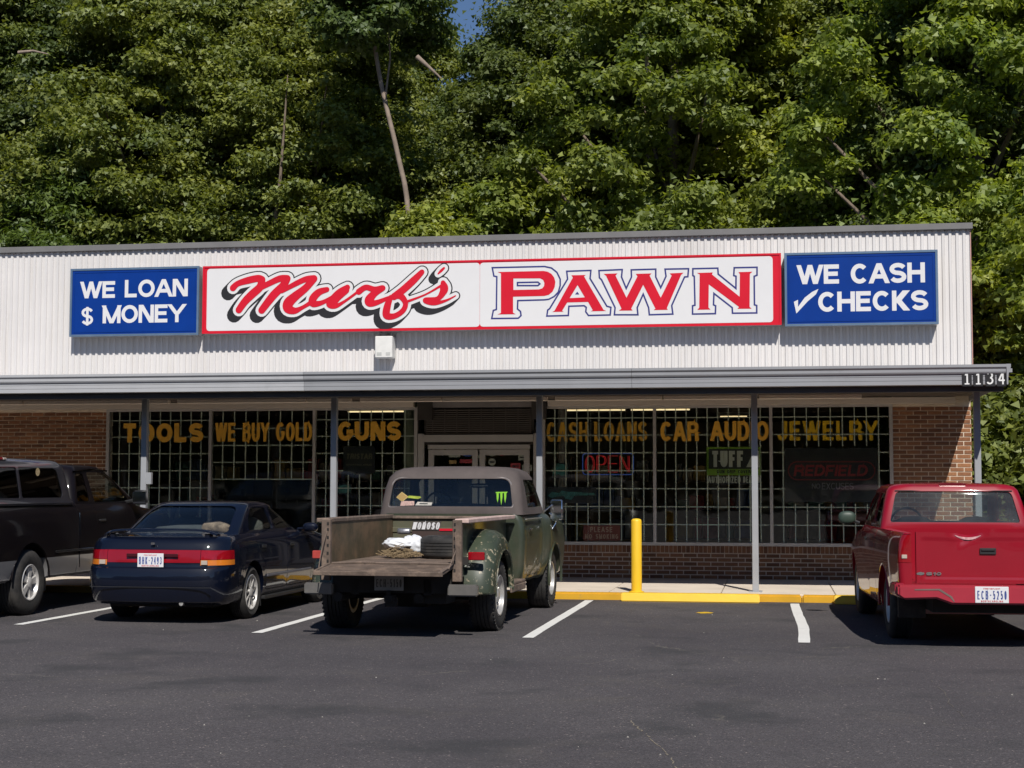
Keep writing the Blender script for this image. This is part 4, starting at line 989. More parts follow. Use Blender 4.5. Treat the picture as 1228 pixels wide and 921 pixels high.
def plate(car, x, y, z, text, tilt=0, nc=True, pm=None, tm_=None):
    p = car.add('license_plate', MB().box(x-.152, x+.152, y-.003, y+.004, z-.076, z+.076).mesh(bevel=.004), pm or platem)
    mb = MB(); word(mb, text, x-.132, x+.132, z-.042, z+.038, .0095, y-.0045, gap=1.5); mb.obj('plate_number', tm_ or plateb, p, fix=False)
    if nc: 
        mb = MB(); word(mb, 'NORTH CAROLINA', x-.10, x+.10, z-.068, z-.05, .0035, y-.0045, gap=1.2); mb.obj('plate_state', plater if not tm_ else tm_, p, fix=False)
        mb = MB(); word(mb, 'FIRST IN FLIGHT', x-.075, x+.075, z+.05, z+.064, .003, y-.0045, gap=1.2); mb.obj('plate_motto', tm_ or plater, p, fix=False)
def blob(sx, sy, sz, n=3, seed=0, rough=0):
    bm = bmesh.new(); bmesh.ops.create_icosphere(bm, subdivisions=n, radius=1); rr = random.Random(seed); ph = [rr.uniform(0, 6) for _ in range(6)]
    for v in bm.verts:
        c = v.co.normalized(); k = 1+rough*(math.sin(c.x*5+ph[0])*math.sin(c.y*4+ph[1])+.6*math.sin(c.z*9+c.x*7+ph[2])*math.sin(c.y*8+ph[3]))
        e = 2.6; q = (abs(c.x)**e+abs(c.y)**e+abs(c.z)**e)**(-1/e)
        v.co = Vector((c.x*q*sx*k, c.y*q*sy*k, c.z*q*sz*k))
    me = bpy.data.meshes.new('blob'); bm.to_mesh(me); bm.free(); return me
def moved(me, x, y, z, rz=0, rx=0): me.transform(Matrix.Translation((x, y, z)) @ Matrix.Rotation(rz, 4, 'Z') @ Matrix.Rotation(rx, 4, 'X')); return me
def seats(car, spots, z, hz=.2, hd=True):
    for x, y in spots:
        o = car.add('seat_back', moved(blob(.24, .07, hz, 2), x, y, z), seatm, smooth=60)
        if hd: car.add('headrest', moved(blob(.12, .05, .075, 2), x, y-.02, z+hz+.05), seatm, o, smooth=60)
def steering(car, x, y, z):
    mb = MB(); mb.tube([(x+.18*math.cos(a*math.pi/12), y-.05*math.sin(a*math.pi/12), z+.18*math.sin(a*math.pi/12)) for a in range(25)], .013, 6, cap=False); mb.tube([(x-.17, y, z), (x+.17, y, z)], .012, 6); mb.obj('steering_wheel', dplas, car.r)

# ================================================================== red compact pickup
pred = simple('red truck paint', (.27, .002, .014), .45, var=.06, vs=2, coat=.9, spec=.25, dirt=(.26, .012, .02), ds=3, dth=(.55, .9))
c = Car('red_pickup', (1.985, 15.10, 0), rad(2.6), 'red compact pickup with a dented tailgate parked at the right', pred)
zt = lambda y: 1.085 if y < 3.5 else (1.085-.05*(y-3.5)/.25 if y < 3.75 else 1.035-.13*(y-3.75)/1.3)
def lv(w, t, y0=.14, y1=5.02, rr=.05, rf=.22, z0=.27, ztf=zt, bur=.0, buf=.05): return dict(w=w, y0=y0, y1=y1, rr=rr, rf=rf, bur=bur, buf=buf, z=lambda y, t=t: z0+(ztf(y)-z0)*t)
wfr = lambda y: 1-.06*max(0, (y-3.9)/1.2)**2-.045*max(0, (.75-y)/.75)
c.body = stack([lv(.78, 0, .2, 4.95), lv(.815, .06), lv(.835, .22), lv(.846, .40), lv(.852, .52), lv(.858, .66), lv(.852, .80), lv(.84, .9), lv(.815, .97), lv(.795, 1.0)], 0.0, wfr)
for wy in (1.22, 4.32):
    c.cut(cylx(wy, .34, .40, .58, 1.2)); c.cut(cylx(wy, .34, .40, -1.2, -.58))
c.cut(bxm(-1.2, 1.2, -.1, .86, .1, .47)); c.cut(bxm(-.70, .70, .1, 1.93, .60, 1.4)); c.cut(bxm(-1, 1, 1.985, 2.0, .35, 1.4))
c.cut(bxm(-.667, .667, .0, .30, .605, 1.4))
for sx in (-1, 1):
    P = [(sx*.70, .80), (sx*.90, .80), (sx*.90, 1.07), (sx*.70, 1.07)]
    c.add('tail_light', c.carve(P, .0, .22, 'y'), redl); 
    c.add('reverse_lamp', MB().box(*sorted((sx*.745, sx*.795)), .132, .15, .84, .878).mesh(bevel=.004), clr)
    a, b2 = (.5, 1.3) if sx > 0 else (-1.3, -.5)
    c.add('door', c.carve(rpoly([(2.78, .33), (3.78, .33), (3.98, .72), (3.98, 1.2), (2.62, 1.2), (2.62, .5)], .05), a, b2, 'x', .005), pred)
    MB().box(*sorted((sx*.855, sx*.872)), 2.72, 2.86, .93, .965).obj('door_handle', dplas, c.r, .006)
    mb = MB(); mb.tube([(sx*.843, 1.22+.405*math.cos(rad(a2)), .34+.405*math.sin(rad(a2))) for a2 in range(-5, 186, 8)], .014, 6); mb.obj('wheel_lip', pred, c.r, smooth=60)
c.add('body', c.body, pred)
# tailgate with its dent
mb = MB(); nx, nz = 60, 26; v = []
def dent(x, z):
    d = .0
    d += .07*math.exp(-((x+.17)/.085)**2-((z-1.10)/.045)**2)
    d += .014*math.exp(-((x+.21+.35*(1.08-z))/.035)**2-((z-1.03)/.05)**2)-.004*math.exp(-((x+.30)/.05)**2-((z-1.03)/.05)**2)
    d += .003*math.exp(-((x-.30)/.22)**2-((z-1.05)/.1)**2)
    return d
for j in range(nz+1):
    for i in range(nx+1):
        x = -.66+1.32*i/nx; z = .612+(1.092-.612)*j/nz
        zz = z-(.028*math.exp(-((x+.17)/.085)**2)+.008*math.exp(-((x+.32)/.1)**2))*(j/nz)**4
        rec = .006 if (abs(x) < .60 and .66 < z < 1.03) else 0
        v.append((x, .147+dent(x, z)+rec, zz))
f = [(j*(nx+1)+i, j*(nx+1)+i+1, (j+1)*(nx+1)+i+1, (j+1)*(nx+1)+i) for j in range(nz) for i in range(nx)]
nb_ = len(v); v += [(-.66+1.32*i/nx, .20+dent(-.66+1.32*i/nx, 1.09), v[nz*(nx+1)+i][2]-.004) for i in range(nx+1)]+[(-.66+1.32*i/nx, .20, .612) for i in range(nx+1)]
f += [(nz*(nx+1)+i, nz*(nx+1)+i+1, nb_+i+1, nb_+i) for i in range(nx)]+[(nb_+i, nb_+i+1, nb_+nx+2+i, nb_+nx+1+i) for i in range(nx)]
mb.add(v, f); tg = mb.obj('tailgate', pred, c.r, smooth=40)
MB().box(-.075, .075, .138, .1455, .885, .945).obj('handle_recess', dplas, tg, .008); MB().box(-.062, .062, .128, .137, .915, .935).obj('latch_handle', M['black'], tg, .004)
def sc_(pts):
    mb_ = MB()
    for (x1, z1), (x2, z2), (x3, z3), (x4, z4) in pts: mb_.add([(x, .1425+dent(x, z), z) for x, z in ((x1, z1), (x2, z2), (x3, z3), (x4, z4))], [(0, 1, 2, 3)])
    return mb_
cr = []
for k in range(10):
    a, b2 = -.30+k*.024, -.30+(k+1)*.024; f1, f2 = 1-((a+.18)/.12)**2, 1-((b2+.18)/.12)**2
    cr.append(((a, 1.066-.022*f1), (a, 1.060-.040*f1), (b2, 1.060-.040*f2), (b2, 1.066-.022*f2)))
sc_(cr).obj('scrape_highlight', simple('scraped paint and highlight', (.42, .20, .21), .6, var=.3, vs=30), tg, fix=False)  # crescent paints the bare scrape together with the dent's curved highlight
mb = MB(); word(mb, 'S10', -.575, -.435, .685, .715, .009, .143, gap=.6, slant=.3); flat_poly(mb, [[(-.66+.0, .70), (-.645, .712), (-.632, .712), (-.632, .716), (-.61, .716), (-.61, .712), (-.59, .712), (-.585, .70), (-.60, .69), (-.61, .69), (-.61, .686), (-.632, .686), (-.632, .69), (-.65, .69)]], .1435)
mb.obj('badge', chrome, tg, fix=False)
# bumper
pbump = simple('faded red bumper paint', (.36, .018, .038), .5, coat=.3, var=.08)
bp_ = [(-.85, .60), (-.85, .50), (-.80, .465), (-.50, .475), (-.36, .425), (.36, .425), (.50, .475), (.80, .465), (.85, .50), (.85, .60)]
bpo = MB().prism(bp_, -.015, .125, 'y').obj('rear_bumper', pbump, c.r, .018, 2, smooth=40)
for sx in (-1, 1):
    v = [(sx*.77, .05, .47), (sx*.865, .10, .50), (sx*.88, .52, .50), (sx*.80, .52, .47), (sx*.77, .05, .61), (sx*.862, .12, .61), (sx*.872, .40, .61), (sx*.80, .40, .61)]
    MB().add(v, [(0, 3, 2, 1), (4, 5, 6, 7), (0, 1, 5, 4), (1, 2, 6, 5), (2, 3, 7, 6), (3, 0, 4, 7)]).obj('bumper_end', pbump, bpo, .012, 2, smooth=40)
for sx in (-1, 1):
    MB().prism([(sx*.70, .565), (sx*.47, .57), (sx*.36, .50), (sx*.335, .45), (sx*.345, .45), (sx*.38, .492), (sx*.48, .555), (sx*.70, .553)], -.018, -.0152, 'y').obj('bumper_trim', simple('brown grey trim', (.16, .11, .10), .6), bpo)
plate(c, 0, -.021, .518, 'ECB-5250')
L = [dict(w=.775, y0=2.03, y1=3.98, rr=.05, rf=.18, z=1.06, bur=.0, buf=.1), dict(w=.768, y0=2.035, y1=3.90, rr=.05, rf=.18, z=1.12, bur=.01, buf=.1), dict(w=.72, y0=2.10, y1=3.56, rr=.06, rf=.18, z=1.36, bur=.015, buf=.1),
     dict(w=.685, y0=2.14, y1=3.35, rr=.07, rf=.18, z=1.485, bur=.02, buf=.1), dict(w=.655, y0=2.165, y1=3.24, rr=.09, rf=.2, z=1.525, bur=.02, buf=.1), dict(w=.59, y0=2.22, y1=3.15, rr=.10, rf=.2, z=1.55, bur=.02, buf=.1)]
c.house(L, .022)
hazeg = glass('hazy truck rear glass', (.84, .89, .90), 1.55, .09)  # pale diffuse layer stands in for the sky reflected in this window
c.win('rear_window', rpoly([(-.675, 1.145), (.675, 1.145), (.60, 1.475), (-.60, 1.475)], [.03, .03, .06, .06]), 1.8, 2.6, 'y', hazeg)
c.win('windshield', rpoly([(-.66, 1.12), (.66, 1.12), (.585, 1.475), (-.585, 1.475)], .05), 3.0, 4.3, 'y', carglass)
for a, b2 in ((.4, 1.2), (-1.2, -.4)):
    c.win('side_window', rpoly([(2.86, 1.135), (3.72, 1.135), (3.30, 1.46), (2.80, 1.46)], .04), a, b2, 'x', carglass)
    c.win('quarter_window', rpoly([(2.22, 1.145), (2.72, 1.145), (2.68, 1.45), (2.28, 1.45)], .04), a, b2, 'x', tintglass)
c.add('cab', c.shell, pred)
MB().tube([(-.67, 2.045, 1.14), (.67, 2.045, 1.14)], .008, 6).tube([(-.61, 2.13, 1.478), (.61, 2.13, 1.478)], .007, 6).obj('window_seal', dplas, c.r)
MB().box(-.14, .14, 2.17, 2.20, 1.532, 1.560).obj('brake_light', simple('brake light dark red', (.12, .01, .015), .2), c.r, .006)
MB().box(-.70, .70, 2.1, 3.7, 1.05, 1.092).obj('cabin_floor', cabin, c.r); seats(c, [(-.34, 2.75), (.34, 2.75)], 1.06, .14, False); steering(c, -.34, 3.35, 1.10)
MB().box(-.62, .62, 3.4, 3.75, 1.09, 1.13).obj('dashboard', cabin, c.r, .02)
for sx in (-1, 1):
    m_ = moved(blob(.10, .05, .075, 3), sx*.985, 3.60, 1.165); c.add('side_mirror', m_, simple('grey green mirror glass housing', (.035, .055, .042), .5, var=.15) if sx < 0 else dplas, smooth=60)
    MB().tube([(sx*.84, 3.62, 1.10), (sx*.95, 3.62, 1.14)], .02, 6).obj('mirror_arm', dplas, c.r)
MB().box(-.5, .5, .25, 4.8, .33, .55).tube([(-.66, 1.22, .34), (.66, 1.22, .34)], .05, 10).obj('chassis', chassis, c.r)
for sx in (-1, 1): MB().box(*sorted((sx*.50, sx*.76)), .72, .80, .24, .52).obj('mud_flap', M['rubber'], c.r)
wheels(c, .335, .215, .185, 'steel', [(.70, 1.22), (-.70, 1.22), (.70, 4.32), (-.70, 4.32)], silver, dish=.05)

# ================================================================== dark blue sedan
pnavy = simple('dark navy car paint', (.0016, .0036, .0125), .5, var=.1, vs=2, coat=1.0, spec=.15)
c = Car('blue_sedan', (-6.765, 16.32, 0), rad(-.6), 'dark navy sedan with a rear spoiler between the two older pickups', pnavy)
zt = lambda y: .945+.025*min(1, max(0, y)/.7) if y < .9 else (.97 if y < 3.0 else .97-.20*((y-3.0)/1.5)**1.6)
wfs = lambda y: 1-.10*max(0, (y-3.7)/.8)**2-.085*max(0, (.55-y)/.55)**2
def sv(w, t, y0, rr=.22, y1=4.48, rf=.35, bur=.05): return dict(w=w, y0=y0, y1=y1, rr=rr, rf=rf, bur=bur, buf=.06, z=lambda y, t=t: .21+(zt(y)-.21)*t)
c.body = stack([sv(.76, 0, .12, .2, 4.38), sv(.80, .05, .05), sv(.825, .16, .02), sv(.838, .34, .0), sv(.842, .50, .01), sv(.842, .545, .03), sv(.840, .565, .062), sv(.838, .60, .068), sv(.832, .78, .085), sv(.818, .90, .11), sv(.79, .96, .15), sv(.75, 1.0, .20)], .018, wfs)
for wy in (.97, 3.58):
    c.cut(cylx(wy, .31, .355, .60, 1.2)); c.cut(cylx(wy, .31, .355, -1.2, -.60))
lensL = []
for sx in (-1, 1):
    P = [(sx*.545, .645), (sx*.95, .645), (sx*.95, .705), (sx*.545, .705)]; la = c.carve(P, -.2, .36, 'y', .002)
    c.add('turn_lamp', la, amb)
    P = [(sx*.545, .706), (sx*.95, .706), (sx*.95, .805), (sx*.545, .815)]; c.add('tail_light', c.carve(P, -.2, .36, 'y', .002), redl)
    MB().box(*sorted((sx*.56, sx*.63)), .028, .05, .652, .70).obj('reverse_lamp', clr, c.r, .003)
P = [(-.544, .672), (.544, .672), (.544, .815), (-.544, .815)]; c.add('light_band', c.carve(P, -.2, .16, 'y', .002), simple('red light band', (.25, .005, .012), .2, coat=.6, var=.08))
MB().prism(rpoly([(-.27, .735), (.27, .735), (.31, .775), (.27, .79), (-.27, .79), (-.31, .775)], .02), .0, .06, 'y')
MB().box(-.30, .30, .005, .016, .735, .772).obj('band_slot', simple('dark red slot', (.05, .004, .008), .4), c.r, .004)
for a, b2 in ((.45, 1.3), (-1.3, -.45)):
    c.add('rear_door', c.carve(rpoly([(1.42, .30), (2.18, .30), (2.18, 1.2), (1.05, 1.2), (1.12, .80), (1.36, .62)], .05), a, b2, 'x', .008), pnavy)
    c.add('front_door', c.carve(rpoly([(2.19, .30), (3.14, .30), (3.18, .6), (3.18, 1.2), (2.19, 1.2)], .05), a, b2, 'x', .008), pnavy)
    sx = 1 if a > 0 else -1
    MB().box(*sorted((sx*.838, sx*.856)), 1.22, 1.36, .80, .835).obj('door_handle', dplas, c.r, .006); MB().box(*sorted((sx*.838, sx*.856)), 2.26, 2.40, .79, .825).obj('door_handle', dplas, c.r, .006)
    MB().box(*sorted((sx*.84, sx*.855)), 1.40, 3.1, .455, .485).obj('side_moulding', simple('grey side moulding', (.12, .12, .14), .35), c.r, .005)
    MB().box(*sorted((sx*.70, sx*.835)), 1.36, 3.18, .19, .235).obj('sill', dplas, c.r, .01)
c.add('body', c.body, pnavy)
# bumper seam, trunk seam
MB().box(-.70, .70, -.052, -.04, .405, .412).obj('bumper_line', dplas, c.r)
L = [dict(w=.70, y0=.66, y1=3.15, rr=.16, rf=.25, z=.955, bur=.08, buf=.1), dict(w=.685, y0=.76, y1=3.02, rr=.16, rf=.25, z=1.0, bur=.08, buf=.1), dict(w=.625, y0=1.08, y1=2.60, rr=.16, rf=.22, z=1.18, bur=.07, buf=.1),
     dict(w=.58, y0=1.33, y1=2.36, rr=.16, rf=.2, z=1.285, bur=.06, buf=.08), dict(w=.545, y0=1.42, y1=2.26, rr=.16, rf=.2, z=1.318, bur=.05, buf=.07), dict(w=.47, y0=1.5, y1=2.15, rr=.16, rf=.2, z=1.335, bur=.04, buf=.05)]
c.house(L, .012, .025)
c.win('rear_window', rpoly([(-.60, .985), (.60, .985), (.505, 1.285), (-.505, 1.285)], [.04, .04, .09, .09]), .3, 1.6, 'y', medglass)
c.win('windshield', rpoly([(-.60, 1.0), (.60, 1.0), (.51, 1.285), (-.51, 1.285)], .07), 2.2, 3.4, 'y', carglass)
for a, b2 in ((.4, 1.0), (-1.0, -.4)):
    c.win('rear_side_window', rpoly([(1.20, 1.0), (2.08, 1.0), (2.02, 1.265), (1.50, 1.265), (1.30, 1.15)], .06), a, b2, 'x', carglass)
    c.win('front_side_window', rpoly([(2.15, 1.0), (2.86, 1.0), (2.36, 1.265), (2.09, 1.265)], .05), a, b2, 'x', carglass)
c.add('cabin_shell', c.shell, pnavy)
MB().box(-.62, .62, .80, 2.95, .94, .978).obj('parcel_shelf', cabin, c.r)
seats(c, [(-.36, 1.95), (.36, 1.95)], 1.02, .13); c.add('rear_bench', moved(blob(.56, .08, .06, 2), 0, 1.35, 1.0), seatm, smooth=60)
o = c.add('stuffed_bag', moved(blob(.17, .10, .07, 3, 4, .12), .36, 1.02, 1.03), simple('crumpled tan cloth', (.45, .3, .2), .9, var=.5, vs=16), smooth=60)
# spoiler wing
mb = MB(); n = 22; v = []
for i in range(n+1):
    t = -1+2*i/n; x = t*.66; zz = .995+.03*(1-t**4)-.028*max(0, abs(t)-.85)/.15; yy = .16+.10*abs(t)**3
    v += [(x, yy-.05, zz), (x, yy-.035, zz+.016), (x, yy+.07, zz+.020), (x, yy+.09, zz+.006), (x, yy+.07, zz-.006)]
mb.add(v, [(5*i+k, 5*i+(k+1) % 5, 5*i+5+(k+1) % 5, 5*i+5+k) for i in range(n) for k in range(5)]+[(4, 3, 2, 1, 0), tuple(5*n+k for k in range(5))])
sp_ = mb.obj('spoiler', pnavy, c.r, smooth=50)
for x in (-.56, .56): MB().box(x-.03, x+.03, .2, .32, .93, .99).obj('spoiler_foot', pnavy, sp_, .01)
plate(c, -.01, -.012, .70, 'BHK-2493')
MB().prism(rpoly([(-.022, .870), (.022, .870), (.022, .895), (-.022, .895)], .01), .02, .034, 'y').obj('badge', chrome, c.r)
for sx in (-1, 1):
    c.add('side_mirror', moved(blob(.10, .06, .06, 3), sx*.90, 2.90, 1.0), pnavy, smooth=60)
    MB().box(*sorted((sx*.72, sx*.85)), 2.88, 2.94, .965, .995).obj('mirror_arm', pnavy, c.r, .01)
MB().box(-.6, .6, .3, 4.2, .17, .24).tube([(-.6, .97, .3), (.6, .97, .3)], .04, 8).box(.18, .55, .12, .4, .19, .27).obj('chassis', chassis, c.r); MB().tube([(.34, .02, .23), (.34, .3, .23)], .025, 8).obj('tailpipe', chromed, c.r)
for sx in (-1, 1): MB().box(*sorted((sx*.62, sx*.80)), 1.30, 1.33, .12, .3).obj('mud_flap', M['rubber'], c.r)
wheels(c, .305, .19, .205, 'mesh', [(.725, .97), (-.725, .97), (.725, 3.58), (-.725, 3.58)], silver, dish=.02)

# ================================================================== old green stepside pickup
pgreen = simple('faded dark green paint', (.040, .050, .032), .38, var=.18, vs=3, coat=.35, dirt=(.085, .07, .05), ds=1.7, dth=(.5, .85))
pchip = simple('chipped green paint', (.040, .052, .033), .45, var=.2, vs=4, coat=.2, dirt=(.34, .29, .20), ds=15, dth=(.575, .60))
prim = simple('brown grey primer', (.085, .068, .064), .75, var=.15, vs=4)
rust = simple('rusty bed steel', (.13, .095, .075), .8, var=.35, vs=5, bump=.4, bs=30, dirt=(.28, .20, .15), ds=6, dth=(.5, .72))
rustd = simple('brown green inner side', (.085, .066, .038), .6, var=.3, vs=3, dirt=(.19, .12, .07), ds=4, dth=(.45, .7))
c = Car('green_pickup', (-3.83, 15.42, 0), rad(-1.8), 'old green stepside pickup with its rusty tailgate down and junk in the bed', pgreen)
zt = lambda y: 1.20 if y < 3.85 else 1.20-.05*min(1, (y-3.85)/.2)-.08*max(0, (y-4.05)/1.1)
wfg = lambda y: 1+.095*min(1, max(0, (y-3.62)/.25)) - .05*max(0, (y-4.7)/.45)**2
def gv(w, t, y0=2.50, y1=5.12, rr=.07, rf=.2): return dict(w=w, y0=y0, y1=y1, rr=rr, rf=rf, bur=0, buf=.04, z=lambda y, t=t: .40+(zt(y)-.40)*t)
c.body = stack([gv(.80, 0), gv(.845, .05), gv(.875, .2), gv(.885, .45), gv(.89, .62), gv(.882, .78), gv(.865, .90), gv(.84, .97), gv(.81, 1.0)], 0, wfg)
c.cut(cylx(4.18, .37, .44, .62, 1.3)); c.cut(cylx(4.18, .37, .44, -1.3, -.62))
for a, b2 in ((.45, 1.3), (-1.3, -.45)):
    c.add('door', c.carve(rpoly([(2.80, .47), (3.62, .47), (3.68, .8), (3.68, 1.3), (2.72, 1.3), (2.72, .6)], .05), a, b2, 'x', .006), pgreen)
    sx = 1 if a > 0 else -1
    MB().box(*sorted((sx*.885, sx*.915)), 2.78, 2.92, 1.005, 1.03).obj('door_handle', chrome, c.r, .006)
    MB().box(*sorted((sx*.88, sx*.902)), 2.6, 3.6, 1.135, 1.142).obj('belt_trim', chromed, c.r)
    mb = MB(); mb.tube([(sx*.965, 4.18+.447*math.cos(rad(q)), .37+.447*math.sin(rad(q))) for q in range(-8, 189, 7)], .018, 6); mb.obj('wheel_lip', pgreen, c.r, smooth=60)
c.add('body', c.body, pgreen)
MB().box(-.70, .70, 2.482, 2.498, .64, .70).box(-.70, .70, 2.482, 2.498, .80, .86).box(-.78, .78, 2.478, 2.498, 1.08, 1.10).obj('panel_ribs', pgreen, c.r, .005)
L = [dict(w=.868, y0=2.505, y1=4.10, rr=.08, rf=.2, z=1.19, bur=0, buf=.08), dict(w=.86, y0=2.51, y1=4.02, rr=.09, rf=.2, z=1.25, bur=.005, buf=.08), dict(w=.825, y0=2.56, y1=3.78, rr=.11, rf=.2, z=1.50, bur=.01, buf=.08),
     dict(w=.795, y0=2.60, y1=3.66, rr=.14, rf=.2, z=1.625, bur=.015, buf=.08), dict(w=.745, y0=2.65, y1=3.60, rr=.16, rf=.2, z=1.695, bur=.015, buf=.08), dict(w=.66, y0=2.72, y1=3.52, rr=.17, rf=.2, z=1.735, bur=.015, buf=.06), dict(w=.56, y0=2.82, y1=3.42, rr=.17, rf=.2, z=1.75, bur=.01, buf=.04)]
c.house(L, .012, .04)
c.win('rear_window', rpoly([(-.745, 1.285), (.745, 1.285), (.70, 1.61), (-.70, 1.61)], [.03, .03, .10, .10]), 2.3, 2.9, 'y', carglass)
c.win('windshield', rpoly([(-.74, 1.27), (.74, 1.27), (.69, 1.61), (-.69, 1.61)], .07), 3.4, 4.3, 'y', carglass)
for a, b2 in ((.4, 1.2), (-1.2, -.4)):
    c.win('side_window', rpoly([(2.88, 1.27), (3.86, 1.27), (3.58, 1.60), (2.86, 1.60)], .04), a, b2, 'x', carglass)
c.add('cab', c.shell, prim)
tr_ = rpoly([(-.757, 1.273), (.757, 1.273), (.712, 1.622), (-.712, 1.622)], [.04, .04, .11, .11])
mb = MB(); mb.tube([(p[0], 2.515+(p[1]-1.25)*.23, p[1]) for p in tr_]+[(tr_[0][0], 2.515+(tr_[0][1]-1.25)*.23, tr_[0][1])], .009, 6); mb.obj('window_trim', simple('dull aluminium trim', (.32, .29, .28), .4, metal=.5), c.r, smooth=60)
MB().box(-.80, .80, 2.6, 3.95, 1.16, 1.205).obj('cabin_floor', cabin, c.r); steering(c, -.36, 3.45, 1.27); c.add('bench_seat', moved(blob(.66, .07, .12, 3), 0, 2.95, 1.20), cabin, smooth=60)
MB().box(-.70, .70, 3.55, 3.9, 1.20, 1.25).obj('dashboard', cabin, c.r, .02); c.add('rear_view_mirror', moved(blob(.12, .02, .03, 2), .12, 3.52, 1.53), chrome, smooth=60)
def gy(z): return 2.52+(z-1.25)*.2+.001
def stick(poly, mat, nm='window_sticker', off=0): 
    mb = MB(); tri = tessellate_polygon([[Vector((p[0], p[1], 0)) for p in poly]]); mb.add([(p[0], gy(p[1])-off, p[1]) for p in poly], tri); mb.obj(nm, mat, c.r, fix=False)
st_y = simple('faded yellow sticker', (.62, .44, .16), .5, var=.3, vs=30); st_p = simple('pink white sticker', (.68, .42, .38), .5, var=.35, vs=30); st_g = simple('acid green sticker', (.28, .62, .03), .4); st_w = simple('white sticker', (.68, .6, .56), .5, var=.2, vs=30); st_yg = simple('yellow green sticker', (.45, .5, .05), .5, var=.3, vs=30)
stick([(-.665, 1.39), (-.59, 1.335), (-.515, 1.395), (-.60, 1.455)], st_y); stick([(-.655, 1.392), (-.592, 1.348), (-.53, 1.396), (-.60, 1.443)], simple('sticker tan centre', (.5, .3, .1), .5), off=.001)
stick([(-.535, 1.385), (-.40, 1.37), (-.36, 1.385), (-.37, 1.40), (-.51, 1.41)], st_yg); stick([(-.61, 1.29), (-.44, 1.295), (-.44, 1.345), (-.60, 1.345)], st_p); stick([(-.43, 1.295), (-.23, 1.295), (-.22, 1.33), (-.40, 1.338)], st_w)
stick([(-.38, 1.31), (-.27, 1.308), (-.28, 1.32), (-.375, 1.322)], M['signblack'], off=.001)
for k, (x, h) in enumerate(((.545, .125), (.59, .155), (.635, .13))):
    stick([(x, 1.455), (x+.035, 1.457), (x+.028, 1.43), (x+.03, 1.40), (x+.02, 1.455-h), (x+.008, 1.42-h*.4)], st_g, 'claw_sticker')
stick([(.53, 1.452), (.68, 1.458), (.67, 1.444), (.54, 1.44)], st_g, 'claw_sticker', .001)
# bed
for sx in (-1, 1):
    mb = MB(); mb.box(*sorted((sx*.665, sx*.675)), .0, 2.42, .66, 1.165); mb.obj('bed_side', rustd, c.r)
    mb = MB(); mb.box(*sorted((sx*.6755, sx*.69)), .0, 2.42, .60, 1.15)
    o = mb.obj('bed_outer_skin', pgreen, c.r)
    MB().box(*sorted((sx*.655, sx*.80)), .0, 2.42, 1.145, 1.19).obj('bed_rail', simple('sunlit pale rail', (.55, .40, .36), .55, var=.2, vs=6) if sx > 0 else rust, c.r, .008)  # right rail paler: sunlight on its top is put into the colour
    p_ = MB().box(*sorted((sx*.64, sx*.735)), -.03, .03, .56, 1.18).obj('stake_post', rust, c.r, .006)
    for z in (.66, .74, .82, .90, .98, 1.06, 1.12): MB().box(*sorted((sx*.655, sx*.675)), -.034, -.0305, z, z+.03).obj('post_slot', chassis, p_)
    # bulging rear fender
    mb = MB(); v = []; n = 36; ax = (.95, .40)
    for i in range(n+1):
        a = rad(-14+208*i/n); rear = max(0, -math.cos(a)); R = .645+.035*rear**2+.02*max(0, math.sin(a))
        sec = [(.688, R), (.78, R), (.86, R-.012), (.925, R-.045), (.962, R-.095), (.98, R-.15), (.982, .455), (.955, .447), (.93, .447)]
        for x, r_ in sec:
            z = ax[1]+r_*math.sin(a); y = ax[0]+r_*math.cos(a)
            if z < .44: z = .44-(.44-z)*.15
            v.append((sx*x, y, z))
    m9 = 9; mb.add(v, [(i*m9+k, i*m9+k+1, (i+1)*m9+k+1, (i+1)*m9+k) for i in range(n) for k in range(m9-1)])
    fo = mb.obj('rear_fender', pchip, c.r, smooth=50)
    mb = MB(); mb.tube([(sx*.978, ax[0]+.455*math.cos(rad(a)), ax[1]+.455*math.sin(rad(a))) for a in range(0, 184, 7)], .012, 6); mb.obj('fender_lip', pchip, fo, smooth=60)
    MB().box(*sorted((sx*.69, sx*.90)), 1.70, 2.52, .42, .455).box(*sorted((sx*.88, sx*.905)), 1.70, 2.52, .34, .42).obj('side_step', rust, c.r, .008)
    lamp = MB().box(*sorted((sx*.745, sx*.915)), .215, .26, .765, .85).obj('tail_light', redl if sx > 0 else simple('faded red lamp', (.42, .06, .05), .3, coat=.3, var=.15, vs=20), c.r, .008)
    MB().box(*sorted((sx*.68, sx*.75)), .20, .235, .72, .80).obj('lamp_bracket', chassis, lamp)
    MB().box(*sorted((sx*.60, sx*.905)), -.06, .02, .42, .535).obj('corner_bumper', simple('painted grey bumper', (.19, .18, .17), .4, metal=.4, var=.15, vs=6), c.r, .012, 2)
    MB().box(*sorted((sx*1.005, sx*1.02)), 4.02, 4.035, 1.05, 1.06)
    m_ = MB().box(-.082, .082, -.02, .02, -.135, .135).mesh(bevel=.018, seg=3); m_.transform(Matrix.Translation((sx*1.02, 3.98, 1.23)) @ Matrix.Rotation(sx*rad(-8), 4, 'Z')); mo = c.add('side_mirror', m_, chrome, smooth=40)
    MB().tube([(sx*.93, 3.95, 1.19), (sx*.97, 4.0, 1.13), (sx*1.01, 4.0, 1.10)], .009, 6).tube([(sx*.93, 3.9, .93), (sx*1.0, 4.0, 1.06), (sx*1.01, 4.0, 1.10)], .009, 6).tube([(sx*.90, 3.8, 1.22), (sx*.95, 3.95, 1.28), (sx*1.01, 4.01, 1.30)], .009, 6).obj('mirror_bracket', chrome, mo, smooth=60)
for k in range(7):
    x = -.66+k*.19; MB().box(x, x+.176, .02, 2.40, .70, .735).obj('bed_plank', rust, c.r, .004)
